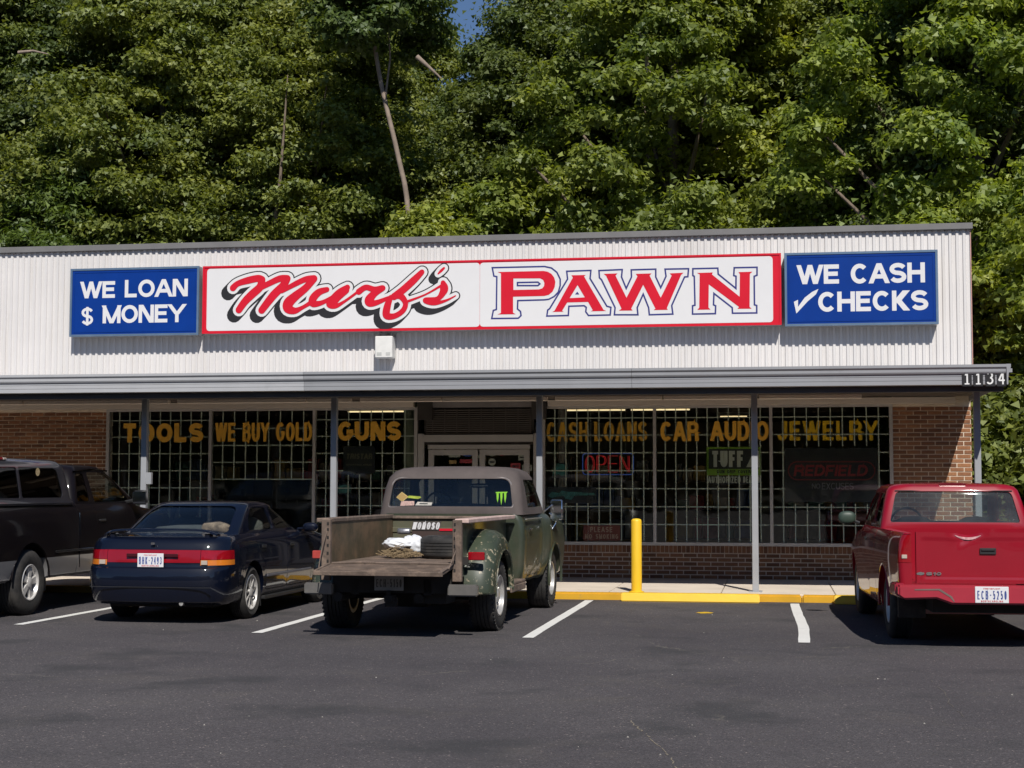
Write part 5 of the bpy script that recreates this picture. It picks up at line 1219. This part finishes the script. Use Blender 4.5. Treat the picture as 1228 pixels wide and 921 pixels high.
MB().box(-.665, .665, 2.40, 2.42, .66, 1.15).box(-.665, .665, 2.385, 2.40, .80, .86).box(-.665, .665, 2.385, 2.40, .98, 1.04).obj('bed_front_panel', simple('olive bed panel', (.085, .085, .055), .5, var=.2, dirt=(.14, .11, .07), ds=4), c.r, .006)
MB().box(-.665, .665, 2.37, 2.40, 1.14, 1.175).obj('front_rail', rust, c.r, .006)
# lowered gate
gt = MB(); Mg = Matrix.Translation((0, -.035, .715)) @ Matrix.Rotation(rad(6), 4, 'X')
gt.box(-.655, .655, -.47, 0, -.02, .012, Mg).box(-.66, .66, -.485, -.47, -.028, .016, Mg).box(-.66, -.63, -.47, 0, .0125, .022, Mg).box(.63, .66, -.47, 0, .0125, .022, Mg)
g_ = gt.obj('tailgate', rust, c.r, .004)
for k in range(5): MB().box(-.6, .6, -.44+k*.09, -.42+k*.09, .0125, .019, Mg).obj('gate_rib', rust, g_)
MB().tube([(-.62, -.03, .735), (-.3, -.02, .745), (0, -.03, .738), (.3, -.02, .742), (.62, -.03, .735)], .012, 6).obj('hinge_rod', rust, g_)
for sx in (-1, 1): MB().tube([(sx*.67, -.02, 1.08), (sx*.70, -.12, .88), (sx*.67, -.30, .70)], .006, 5).obj('gate_chain', rust, g_)
MB().box(-.62, .62, .0, .06, .44, .64).obj('rear_valance', chassis, c.r)
MB().box(-.42, -.34, .0, 4.9, .42, .58).box(.34, .42, .0, 4.9, .42, .58).box(-.34, .34, .05, .12, .44, .58).box(-.66, .66, .12, 2.3, .61, .69).tube([(-.75, .95, .37), (.75, .95, .37)], .055, 10).box(-.16, .16, .82, 1.08, .24, .5).tube([(-.75, 4.18, .37), (.75, 4.18, .37)], .05, 8).box(-.4, .4, 3.3, 4.8, .32, .6).obj('chassis', chassis, c.r)
MB().tube([(-.56, -.02, .395), (-.56, .5, .40)], .05, 12).obj('exhaust_pipe', chassis, c.r); MB().tube([(.28, .02, .385), (.28, .5, .40)], .05, 12).box(.2, .55, .1, .5, .33, .46).obj('exhaust_pipe', chassis, c.r)
MB().box(-.04, .04, -.12, .06, .36, .42).tube([(0, -.10, .42), (0, -.10, .47)], .022, 8).box(-.06, .06, -.02, .02, .30, .40).obj('tow_hitch', chassis, c.r)
plate(c, 0, -.085, .545, 'ECH-5150', pm=simple('dull plate', (.27, .27, .26), .5), tm_=simple('dull plate print', (.06, .06, .06), .5), nc=False)
wheels(c, .37, .27, .218, 'rally', [(.80, .95), (-.80, .95), (.79, 4.18), (-.79, 4.18)], chromed, lugs=44, dish=.03)
gx, gy0 = c.r.location.x, c.r.location.y
def inbed(x, y, z): a = rad(-1.8); return (gx+x*math.cos(a)-y*math.sin(a), gy0+x*math.sin(a)+y*math.cos(a), z)
t = empty('spare_tyre', inbed(.30, 1.35, .737), label='black spare tyre lying flat in the bed of the green pickup', cat='tyre')
tm = tyre_mesh(.345, .235, .19); o = bpy.data.objects.new('tyre', tm); COL.objects.link(o); o.parent = t; o.rotation_euler = (0, rad(90), 0); o.location = (0, 0, .118)
wbag = simple('white plastic bag', (.74, .76, .80), .4, var=.08, vs=10, bump=.6, bs=12)
def junk(name, label, cat, x, y, z, me, mat, sm=60):
    o = link(name, me, mat, None, sm); o.location = inbed(x, y, z); setp(o, label, cat); return o
junk('plastic_bag', 'white plastic bag on the pile of straw in the bed of the green pickup', 'bag', -.25, 1.22, .89, blob(.18, .15, .065, 4, 3, .13), wbag)
junk('plastic_bag', 'smaller bluish white bag standing against the spare tyre', 'bag', -.11, 1.28, .88, blob(.10, .12, .10, 4, 8, .15), wbag)
junk('crumpled_can', 'small dark and white can lying left of the white bags in the truck bed', 'can', -.28, 1.5, 1.02, MB().lathe([(.03, -.07), (.034, -.06), (.034, .06), (.028, .07)], 16, 'x').mesh(), simple('scuffed can', (.3, .3, .32), .3, metal=.6, var=.6, vs=20))
mb = MB(); rr_ = random.Random(4)
for _ in range(300):
    x, y, z = rr_.gauss(0, .10), rr_.gauss(0, .08), abs(rr_.gauss(0, .05)); a, e, l = rr_.uniform(0, 6.28), rr_.uniform(-.5, .5), rr_.uniform(.05, .14)
    z = min(z, .12*(1-min(1, abs(x)/.3)))
    d = Vector((math.cos(a)*math.cos(e), math.sin(a)*math.cos(e), math.sin(e)))*l/2; p = Vector((x, y, z+.02)); s = Vector((0, 0, .005))
    if (p-d).z < .003 or (p+d).z < .003: d.z = 0
    mb.add([p-d-s*.5, p+d-s*.5, p+d+s, p-d+s], [(0, 1, 2, 3)])
o = junk('straw', None, None, -.22, 1.12, .737, mb.mesh(), simple('dry straw', (.26, .19, .11), .9, var=.4, vs=40), None); setp(o, 'heap of dry straw and scraps under the white bag in the truck bed', 'straw', kind='stuff')
r = empty('moroso_strip', inbed(-.10, 1.75, .80), rad(-1.8), 'white MOROSO lettered strip standing up behind the spare tyre', 'sign')
MB().box(-.16, .40, .012, .03, 0, .235).obj('board', simple('dark carton', (.05, .03, .025), .7), r)
mb = MB(); word(mb, 'MOROSO', -.155, .155, .235, .315, .026, .0, gap=.5, slant=.25); 
mo_ = mb.obj('lettering', M['white'], r, fix=False); MB().prism([(-.17, .225), (.15, .225), (.185, .325), (-.14, .325)], .004, .011, 'y').obj('letter_backing', simple('grey backing', (.06, .05, .045), .6), r)
MB().box(.16, .40, .004, .011, .22, .245).obj('red_edge', M['red'], r)

# ================================================================== dark pickup with a bed cap
pdark = simple('dark plum black paint', (.006, .0042, .0055), .5, var=.1, vs=2, coat=.28, spec=.1)
capp = simple('dark grey cap paint', (.022, .021, .027), .5, coat=.8, spec=.2, var=.1)
c = Car('dark_pickup', (-9.63, 16.08, 0), 0, 'black pickup with a bed cap and silver lower sides at the left margin', pdark)
zt = lambda y: 1.285 if y < 4.2 else 1.285-.05*min(1, (y-4.2)/.25)-.12*max(0, (y-4.45)/1.3)
wff = lambda y: 1-.05*max(0, (y-4.4)/1.3)**2
def fv(w, t, y0=.15, y1=5.75, rr=.07, rf=.25): return dict(w=w, y0=y0, y1=y1, rr=rr, rf=rf, bur=0, buf=.06, z=lambda y, t=t: .40+(zt(y)-.40)*t)
c.body = stack([fv(.90, 0), fv(.955, .04), fv(.985, .16), fv(1.0, .30), fv(1.0, .5), fv(.992, .72), fv(.972, .88), fv(.945, .96), fv(.915, 1.0)], 0, wff)
for wy in (1.16, 4.72): c.cut(cylx(wy, .38, .47, .68, 1.3)); c.cut(cylx(wy, .38, .47, -1.3, -.68))
c.cut(bxm(-1.2, 1.2, 2.40, 2.415, .35, 1.5))
for a, b2 in ((.5, 1.4), (-1.4, -.5)):
    c.add('door', c.carve(rpoly([(3.02, .47), (4.0, .47), (4.12, .8), (4.12, 1.4), (2.95, 1.4), (2.95, .6)], .05), a, b2, 'x', .005), pdark)
low = boolop(c.body, bxm(-2, 2, -1, 7, .3, .655), 'INTERSECT'); c.cut(bxm(-2, 2, -1, 7, .3, .6555))
c.add('body', c.body, pdark); c.add('silver_lower_body', low, simple('silver lower paint', (.30, .295, .30), .35, metal=.3, coat=.6, var=.05))
for sx in (-1, 1):
    MB().box(*sorted((sx*.998, sx*1.012)), 1.75, 4.0, .705, .735).obj('side_moulding', simple('black moulding', (.02, .02, .02), .25, coat=.5), c.r, .006)
    h = MB().box(*sorted((sx*.975, sx*1.005)), 3.02, 3.2, 1.06, 1.09).obj('door_handle', dplas, c.r, .008)
    MB().tube([(sx*.99, 2.42, 1.18), (sx*1.0, 2.42, .95), (sx*1.0, 2.42, .5)], .006, 5).obj('cab_gap_glint', chrome, c.r)  # chrome line added to draw the glint along the cab gap
    mb = MB(); mb.tube([(sx*.985, 1.16+.475*math.cos(rad(q)), .38+.475*math.sin(rad(q))) for q in range(5, 180, 7)], .012, 6); mb.obj('wheel_lip', pdark, c.r, smooth=60)
L = [dict(w=.905, y0=2.43, y1=4.60, rr=.08, rf=.25, z=1.265, bur=0, buf=.1), dict(w=.895, y0=2.44, y1=4.50, rr=.08, rf=.25, z=1.33, bur=0, buf=.1), dict(w=.83, y0=2.52, y1=4.02, rr=.1, rf=.25, z=1.58, bur=0, buf=.1),
     dict(w=.785, y0=2.57, y1=3.75, rr=.12, rf=.25, z=1.715, bur=0, buf=.1), dict(w=.74, y0=2.62, y1=3.64, rr=.14, rf=.25, z=1.765, bur=0, buf=.08), dict(w=.65, y0=2.7, y1=3.54, rr=.15, rf=.25, z=1.79, bur=0, buf=.06)]
c.house(L, .015)
c.win('windshield', rpoly([(-.78, 1.36), (.78, 1.36), (.68, 1.71), (-.68, 1.71)], .06), 3.55, 4.9, 'y', carglass)
for a, b2 in ((.4, 1.3), (-1.3, -.4)):
    c.win('side_window', rpoly([(3.05, 1.31), (4.15, 1.31), (3.68, 1.70), (3.00, 1.70)], .05), a, b2, 'x', carglass)
    c.win('quarter_window', rpoly([(2.56, 1.32), (2.93, 1.32), (2.90, 1.68), (2.66, 1.68)], .05), a, b2, 'x', tintglass)
c.add('cab', c.shell, pdark); MB().box(-.85, .85, 2.5, 4.4, 1.25, 1.29).obj('cabin_floor', cabin, c.r); seats(c, [(-.4, 3.3), (.4, 3.3)], 1.34, .2); steering(c, -.4, 3.9, 1.35)
for sx in (-1, 1):
    MB().tube([(sx*.80, 2.62, 1.70), (sx*.78, 3.2, 1.735), (sx*.775, 3.68, 1.72)], .012, 6).obj('window_visor', tintglass, c.r)
L = [dict(w=.95, y0=.06, y1=2.36, rr=.06, rf=.06, z=1.285, bur=0, buf=0), dict(w=.955, y0=.06, y1=2.36, rr=.06, rf=.06, z=1.31, bur=0, buf=0), dict(w=.925, y0=.075, y1=2.34, rr=.08, rf=.08, z=1.36, bur=0, buf=0), dict(w=.865, y0=.13, y1=2.30, rr=.10, rf=.10, z=1.70, bur=0, buf=0), dict(w=.835, y0=.16, y1=2.28, rr=.11, rf=.11, z=1.775, bur=0, buf=0),
     dict(w=.78, y0=.20, y1=2.25, rr=.12, rf=.12, z=1.82, bur=0, buf=0), dict(w=.68, y0=.28, y1=2.18, rr=.12, rf=.12, z=1.845, bur=0, buf=0)]
c.house(L, .012)
for a, b2 in ((.5, 1.3), (-1.3, -.5)):
    c.win('cap_window', rpoly([(1.03, 1.375), (2.12, 1.375), (2.02, 1.735), (1.03, 1.735)], [.03, .10, .10, .03]), a, b2, 'x', tintglass)
    c.win('cap_window', rpoly([(.22, 1.375), (.985, 1.375), (.985, 1.735), (.30, 1.735)], [.10, .03, .03, .10]), a, b2, 'x', tintglass)
c.win('cap_rear_window', rpoly([(-.8, 1.38), (.8, 1.38), (.74, 1.73), (-.74, 1.73)], .08), -.2, .4, 'y', tintglass)
co = c.add('bed_cap', c.shell, capp)
MB().box(.70, .80, .55, .78, 1.815, 1.845).obj('cap_marker_light', redl, co, .008); MB().box(.70, .80, .785, .87, 1.815, 1.845).obj('cap_marker_lens', clr, co, .008)
mb = MB(); mb.add([(.873-.115*0+.0, 1.50+.055*math.cos(a*math.pi/9), 1.685+.05*math.sin(a*math.pi/9)) for a in range(18)], [tuple(range(18))]); mb.obj('round_sticker', simple('gold and tan sticker', (.5, .38, .2), .5, var=.5, vs=60), co, fix=False)
MB().box(-.9, .9, -.02, .14, .45, .62).obj('rear_bumper', chromed, c.r, .02, 2); MB().box(-.45, .45, .2, 5.4, .36, .62).tube([(-.75, 1.16, .38), (.75, 1.16, .38)], .05, 10).obj('chassis', chassis, c.r)
for sx in (-1, 1): MB().box(*sorted((sx*.80, sx*.995)), .135, .155, .70, 1.2).obj('tail_light', redl, c.r, .006)
for sx in (-1, 1):
    mh = MB().box(-.11, .11, -.03, .05, -.10, .10).mesh(bevel=.03, seg=3); mh.transform(Matrix.Translation((sx*1.10, 4.06, 1.365))); mo = c.add('side_mirror', mh, dplas, smooth=50); MB().box(sx*1.10-.09, sx*1.10+.09, 4.026, 4.029, 1.285, 1.445).obj('mirror_glass', chrome, mo)
    MB().tube([(sx*.88, 4.08, 1.30), (sx*1.04, 4.08, 1.33)], .025, 6).obj('mirror_arm', dplas, c.r)
for sx in (-1, 1): MB().box(*sorted((sx*.68, sx*.9)), 1.68, 1.72, .25, .5).obj('mud_flap', M['rubber'], c.r)
wheels(c, .385, .26, .215, 'five', [(.86, 1.16), (-.86, 1.16), (.86, 4.72), (-.86, 4.72)], silver, dish=.035)
o = copy_tree(c.r); o.location = (4.42, 16.15, 0); o['label'] = 'dark pickup beyond the right margin, only its black door mirror showing'
bpy.data.scenes.remove(SC)
# ------------------------------------------------------------------ trees
import mathutils.noise as mnoise
rng = np.random.default_rng(11)
def leaf_mat(name, c_lo, c_hi, trans=.35):
    m = bpy.data.materials.new(name); m.use_nodes = True; n = m.node_tree; n.nodes.clear()
    o = node(n, 'ShaderNodeOutputMaterial'); ge = node(n, 'ShaderNodeNewGeometry'); oi = node(n, 'ShaderNodeObjectInfo')
    r = ramp(n, ge.outputs['Random Per Island'], [(0, c_lo), (.75, c_hi), (1, tuple(x*1.25 for x in c_hi))])
    t = noise_tex(n, .45, 3, .6, ge.outputs['Position']); rr = ramp(n, t.outputs[0], [(.3, (.72, .8, .8)), (.7, (1.2, 1.1, .9))])
    c = mixc(n, 1.0, r.outputs[0], rr.outputs[0], 'MULTIPLY')
    ob = ramp(n, oi.outputs['Random'], [(0, (.74, .82, .88)), (.35, (.93, 1.0, 1.02)), (.7, (1.14, 1.13, 1.0)), (1, (.90, 1.02, 1.0))]); c = mixc(n, 1.0, c, ob.outputs[0], 'MULTIPLY')
    d = node(n, 'ShaderNodeBsdfDiffuse'); tl = node(n, 'ShaderNodeBsdfTranslucent'); gl = node(n, 'ShaderNodeBsdfGlossy'); gl.inputs['Roughness'].default_value = .55
    gl.inputs[0].default_value = (.75, .8, .75, 1)
    c2 = mixc(n, 1.0, c, (1.25, 1.25, .55), 'MULTIPLY')
    n.links.new(c, d.inputs[0]); n.links.new(c2, tl.inputs[0])
    m1 = node(n, 'ShaderNodeMixShader'); m1.inputs[0].default_value = trans+.08; m2 = node(n, 'ShaderNodeMixShader'); m2.inputs[0].default_value = .045
    n.links.new(d.outputs[0], m1.inputs[1]); n.links.new(tl.outputs[0], m1.inputs[2]); n.links.new(m1.outputs[0], m2.inputs[1]); n.links.new(gl.outputs[0], m2.inputs[2])
    n.links.new(m2.outputs[0], o.inputs[0]); return m
LM = dict(oak=leaf_mat('mid green leaves', (.10, .13, .027), (.23, .255, .053)), maple=leaf_mat('bright maple leaves', (.15, .19, .030), (.36, .39, .070), .45),
          dark=leaf_mat('dark leaves', (.062, .092, .026), (.14, .175, .042), .35), pine=leaf_mat('yellow green needles', (.06, .1, .015), (.12, .17, .028), .3))
bark = simple('bark', (.17, .13, .10), .9, var=.35, vs=4, bump=.7, bs=14)
palebark = simple('pale bark', (.25, .195, .155), .9, var=.25, vs=5, bump=.5, bs=16)
def leaves_mesh(name, centers, radii, per, size, flat=.6, needle=False):
    """leaf faces spread on the shells of many clumps"""
    nC = len(centers); N = nC*per
    idx = np.repeat(np.arange(nC), per); d = rng.normal(size=(N, 3)); d /= np.linalg.norm(d, axis=1)[:, None]
    d[:, 2] = np.where(d[:, 2] < -.3, -d[:, 2]*.6, d[:, 2])
    rr = radii[idx][:, None]*np.where(rng.random((N, 1)) < .16, rng.uniform(.9, 1.5, (N, 1)), rng.uniform(.25, 1.0, (N, 1))**.6)
    P = centers[idx]+d*rr*np.array([1, 1, flat])
    nrm = d*.8+rng.normal(size=(N, 3))*.55+np.array([0, 0, .5]); nrm /= np.linalg.norm(nrm, axis=1)[:, None]
    a = np.cross(nrm, rng.normal(size=(N, 3))); a /= np.linalg.norm(a, axis=1)[:, None]; b = np.cross(nrm, a)
    s = size*rng.uniform(.6, 1.25, (N, 1)); L = 1.0; Wd = .14 if needle else .42
    droop = nrm*s*.12
    v = np.stack([P-a*s*L*.5, P+a*s*L*.4-b*s*Wd*.8-droop, P+a*s*L*.3+b*s*Wd], 1).reshape(-1, 3)
    me = bpy.data.meshes.new(name); me.vertices.add(3*N); me.vertices.foreach_set('co', v.astype(np.float32).ravel())
    me.loops.add(3*N); me.loops.foreach_set('vertex_index', np.arange(3*N, dtype=np.int32))
    me.polygons.add(N); me.polygons.foreach_set('loop_start', np.arange(0, 3*N, 3, dtype=np.int32))
    me.update(calc_edges=True); return me
def crown_mesh(name, H, R, z0, nclump, per, size, rc=(.38, .95), egg=1.0, needle=False, flat=.75):
    """crown from z0 to H, radius R; clumps biased to the surface, gaps between"""
    C = []; sd = len(KINDS)*17.3
    while len(C) < nclump:
        p = rng.uniform(-1, 1, 3)
        q = np.linalg.norm(p)
        if q > 1 or q < .38: continue
        if rng.random() > q**1.5: continue
        if mnoise.noise(Vector((p[0]*R*.42+sd, p[1]*R*.42, p[2]*(H-z0)*.21+sd*.7))) < -.13: continue
        zz = (p[2]+1)/2; taper = 1-.45*max(0, zz-.55)/.45*egg
        C.append((p[0]*R*taper, p[1]*R*taper, z0+zz*(H-z0)))
    C = np.array(C); rd = rng.uniform(rc[0], rc[1], nclump)
    return leaves_mesh(name, C, rd, per, size, flat, needle), C
def trunk_mesh(H, r, C, lean=(0, 0), nl=14, name='trunk'):
    mb = MB(); n = 9; pts = []
    for i in range(n+1):
        t = i/n; pts.append((lean[0]*t*t+.12*math.sin(t*5+H), lean[1]*t*t+.1*math.cos(t*4+r*9), H*.86*t))
    mb.tube(pts, [r*(1-.8*i/n) for i in range(n+1)], 9)
    ids = list(range(len(C))); random.shuffle(ids)
    for k in ids[:nl]:
        c = C[k]; t0 = max(.18, min(.9, (c[2]-1.6)/(H*.86)-.12)); i = t0*n; a = Vector(pts[int(i)]); b2 = Vector(pts[min(n, int(i)+1)]); s = a.lerp(b2, i-int(i)); e = Vector(c)
        m = s.lerp(e, .5)+Vector((0, 0, -.25)); rr = r*.42*(1-t0*.6)
        mb.tube([s, m, e], [rr, rr*.6, rr*.25], 6)
    return mb.mesh(name, fix=False)
KINDS = {}
random.seed(5)
def mk(kind, H, R, z0, ncl, per, size, leafm, barkm, **k):
    cm, C = crown_mesh('crown', H, R, z0, ncl, per, size, **k); cm.materials.append(leafm)
    tm = trunk_mesh(H, .16+H*.012, C); tm.materials.append(barkm); tm.polygons.foreach_set('use_smooth', [True]*len(tm.polygons))
    KINDS[kind] = (cm, tm)
mk('oak', 18, 5.4, 3.0, 640, 300, 0.165, LM['oak'], bark)
mk('oak2', 19, 4.8, 2.5, 580, 300, 0.16, LM['oak'], bark)
mk('dark', 19, 5.2, 2.5, 620, 290, 0.155, LM['dark'], bark)
mk('dark2', 17, 4.4, 1.5, 580, 270, 0.14, LM['dark'], bark, rc=(.3, .8))
mk('maple', 17, 4.6, 1.5, 620, 300, 0.17, LM['maple'], bark, rc=(.35, .85))
mk('maple2', 9, 3.2, .4, 320, 260, 0.165, LM['maple'], bark, rc=(.3, .75))
mk('cedar', 12, 2.8, .5, 150, 520, 0.28, LM['pine'], bark, rc=(.5, .95), needle=True, egg=1.8)
mk('bush', 3.4, 1.9, .1, 110, 240, .16, LM['oak'], bark, rc=(.4, .75))
def tree(kind, x, y, sc=1, rz=None, label='', group='trees of the wood behind the store', cat='tree', name='tree', zs=1):
    r = empty(name, (x, y, hill_z(x, y) if y > 39 else -.05), rz if rz is not None else random.uniform(0, 6.28), label, cat, group); r.scale = (sc, sc, sc*zs)
    cm, tm = KINDS[kind]
    a = bpy.data.objects.new('trunk', tm); COL.objects.link(a); a.parent = r
    b2 = bpy.data.objects.new('crown', cm); COL.objects.link(b2); b2.parent = r; return r
def tx(px, Y): return at(px, 300, Y).x
front = [
 ('cedar', 95, 41.5, 1.0, 'feathery yellow green cedar at the far left above the roof edge'),
 ('dark', 20, 46, 1.0, 'dark leafy tree at the left margin behind the cedar'),
 ('oak', 195, 44.5, .96, 'broad mid green tree rising above the blue WE LOAN sign'),
 ('oak2', 305, 47, 1.02, 'tall mid green tree above the script word of the long sign'),
 ('oak', 375, 45, .9, 'rounded green tree just left of the pale leaning trunk'),
 ('dark2', 412, 50, .95, 'dark tree directly behind the pale leaning trunk'),
 ('dark2', 556, 47, .77, 'lower dark tree under the gap of blue sky'),
 ('dark', 728, 47, 1.0, 'tall dark green tree right of the gap of blue sky'),
 ('maple2', 585, 41, 1.08, 'low drooping light green tree at the roof line under the gap of sky'),
 ('dark', 775, 50, 1.0, 'dark tree above the letter W of PAWN'),
 ('maple', 815, 42, 1.03, 'bright yellow green maple above the right end of the long sign'),
 ('maple', 900, 46, 1.1, 'tall bright maple above the WE CASH CHECKS sign'),
 ('maple2', 985, 40.5, 1.1, 'low bright green tree at the roof line above WE CASH CHECKS'),
 ('dark2', 1010, 48, 1.15, 'fine leaved dull green tree behind the two bright maples'),
 ('oak2', 1105, 45, 1.05, 'shaded tree above the right corner of the roof'),
 ('maple', 1180, 37, .98, 'large maple just past the right corner of the store'),
 ('dark', 1235, 40, 1.0, 'dark tree at the right margin behind the maple'),
 ('dark', 1165, 46, 1.0, 'dark tree behind the large maple at the store corner'),
 ('oak2', -60, 44, 1.0, 'tree standing beyond the left margin above the roof'),
]
for kind, px, Y, sc, lab in front: tree(kind, tx(px, Y), Y, sc, label=lab)
tree('maple2', tx(497, 38.3), 38.3, .95, label='light green drooping tree hiding the foot of the pale leaning trunk')
tree('maple2', tx(640, 42), 42, 1.12, label='low green tree at the roof line between the sky gap and the tall dark tree')
tree('maple2', 6.6, 31.5, .95, label='low leafy maple beside the right end wall of the store')
tree('maple2', 5.1, 35.5, .9, label='small maple behind the one beside the end wall of the store')
for i, (x, y) in enumerate(((4.7, 28.6), (8.4, 29.5), (6.7, 27.6))):
    tree('bush', x, y, 1.0, label=('bush right behind the last canopy post', 'bush at the right margin behind the red pickup', 'bush between the other two at the corner of the lot')[i], cat='bush', name='bush', group='bushes beside the store')
random.seed(21)
for i in range(26):
    x = -33+i*2.05+random.uniform(-.7, .7); y = 53+random.uniform(-1.5, 3); px = 614+F_PX*math.tan(math.atan2(x, y)+YAW)
    gap = 490 < px < 625
    tree('dark2' if gap else random.choice(['oak', 'oak2', 'dark', 'dark2']), x, y, .62 if gap else random.uniform(.9, 1.05), label='tall tree of the packed second row up the hillside behind the front trees', group='second row of trees up the hillside')
for i in range(22):
    x = -44+i*3.2+random.uniform(-.8, .8); y = 66+random.uniform(-2, 4); px = 614+F_PX*math.tan(math.atan2(x, y)+YAW)
    gap = 490 < px < 630
    tree('dark2' if gap else random.choice(['oak', 'dark', 'dark2']), x, y, .5 if gap else random.uniform(.8, .95), label='tree of the far row near the top of the hillside', group='far row of trees up the hillside')
# the wood across the road, mirrored in the shop windows
for i in range(52):
    x = -66+(i % 26)*5.2+random.uniform(-1, 1)+(i//26)*2.5; y = -78-(i//26)*9+random.uniform(-3, 3)
    r = tree(random.choice(['oak', 'dark', 'maple']), x, y, random.uniform(1.2, 1.5), label='tree of the wood across the road that shows only as a reflection', group='trees across the road')
    r.location.z = 0
for i in range(22):
    r = tree('maple2', -62+i*6+random.uniform(-1, 1), -73+random.uniform(-1.5, 1.5), random.uniform(1.1, 1.5), label='low leafy tree along the far side of the road that shows only as a reflection', group='low trees across the road'); r.location.z = 0
# pale leaning trunk
p0, p1, p2, p3 = at(490, 262, 39.5), at(478, 190, 39.5), at(458, 105, 39.5), at(447, 40, 39.5)
lt = empty('leaning_tree', (p0.x+.5, 39.5, hill_z(p0.x, 39.5)), label='tree with a bare pale trunk leaning left above the script word of the sign', cat='tree')
o0 = lt.location
mb = MB(); pts = [Vector((p0.x+.45, 39.5, -.1)), Vector((p0.x+.2, 39.5, 4)), p0, p1, p2, p3, at(440, 0, 39.5), at(436, -60, 39.5)]
mb.tube([p-o0 for p in [Vector(q[:3]) for q in catmull([tuple(q) for q in pts], 4)]], [.082-.0014*i for i in range(29)], 10)
br = [((462, 118), (468, 70), (465, 20)), ((453, 75), (435, 50), (425, 10))]
mb.tube([at(a, c, 39.5)-o0 for a, c in br[0]], [.035, .025, .015], 7)
mb.obj('trunk', palebark, lt, smooth=60, fix=False)
C = []
for _ in range(46): 
    q = at(random.uniform(395, 520), random.uniform(-90, 62), 39.5); C.append((q.x-o0.x, random.uniform(-1.6, 1.6), q.z-o0.z))
cm = leaves_mesh('crown', np.array(C), rng.uniform(.4, .8, 46), 420, .17); link('crown', cm, LM['dark'], lt)
# dead limbs and thin trunks showing in the wood
def dead(label, pts, Y, r0=.05, mt_=None):
    P = [at(a, b2, Y) for a, b2 in pts]; o = empty('dead_limb', P[0], label=label, cat='branch')
    MB().tube([p-P[0] for p in P], [r0*(1-.7*i/(len(P)-1)) for i in range(len(P))], 7).obj('limb', mt_ or palebark, o, smooth=60)
dead('bare pale branch sticking out at the top left above the cedar', [(22, 63), (40, 61), (58, 65)], 38.5, .05)
dead('dead limb slanting down right of the leaning trunk', [(500, 68), (514, 80), (529, 94)], 38.8, .07)
dead('thin pale trunk high above the letters AWN of PAWN', [(778, 90), (774, 62), (767, 38)], 38.8, .07)

dead('thin grey trunk in the dark between the trees above the script word', [(330, 268), (336, 215), (341, 150), (345, 90)], 41.2, .06, bark)
dead('short pale trunk low at the roof line above WE CASH CHECKS', [(979, 270), (978, 250), (975, 232)], 38.6, .075)
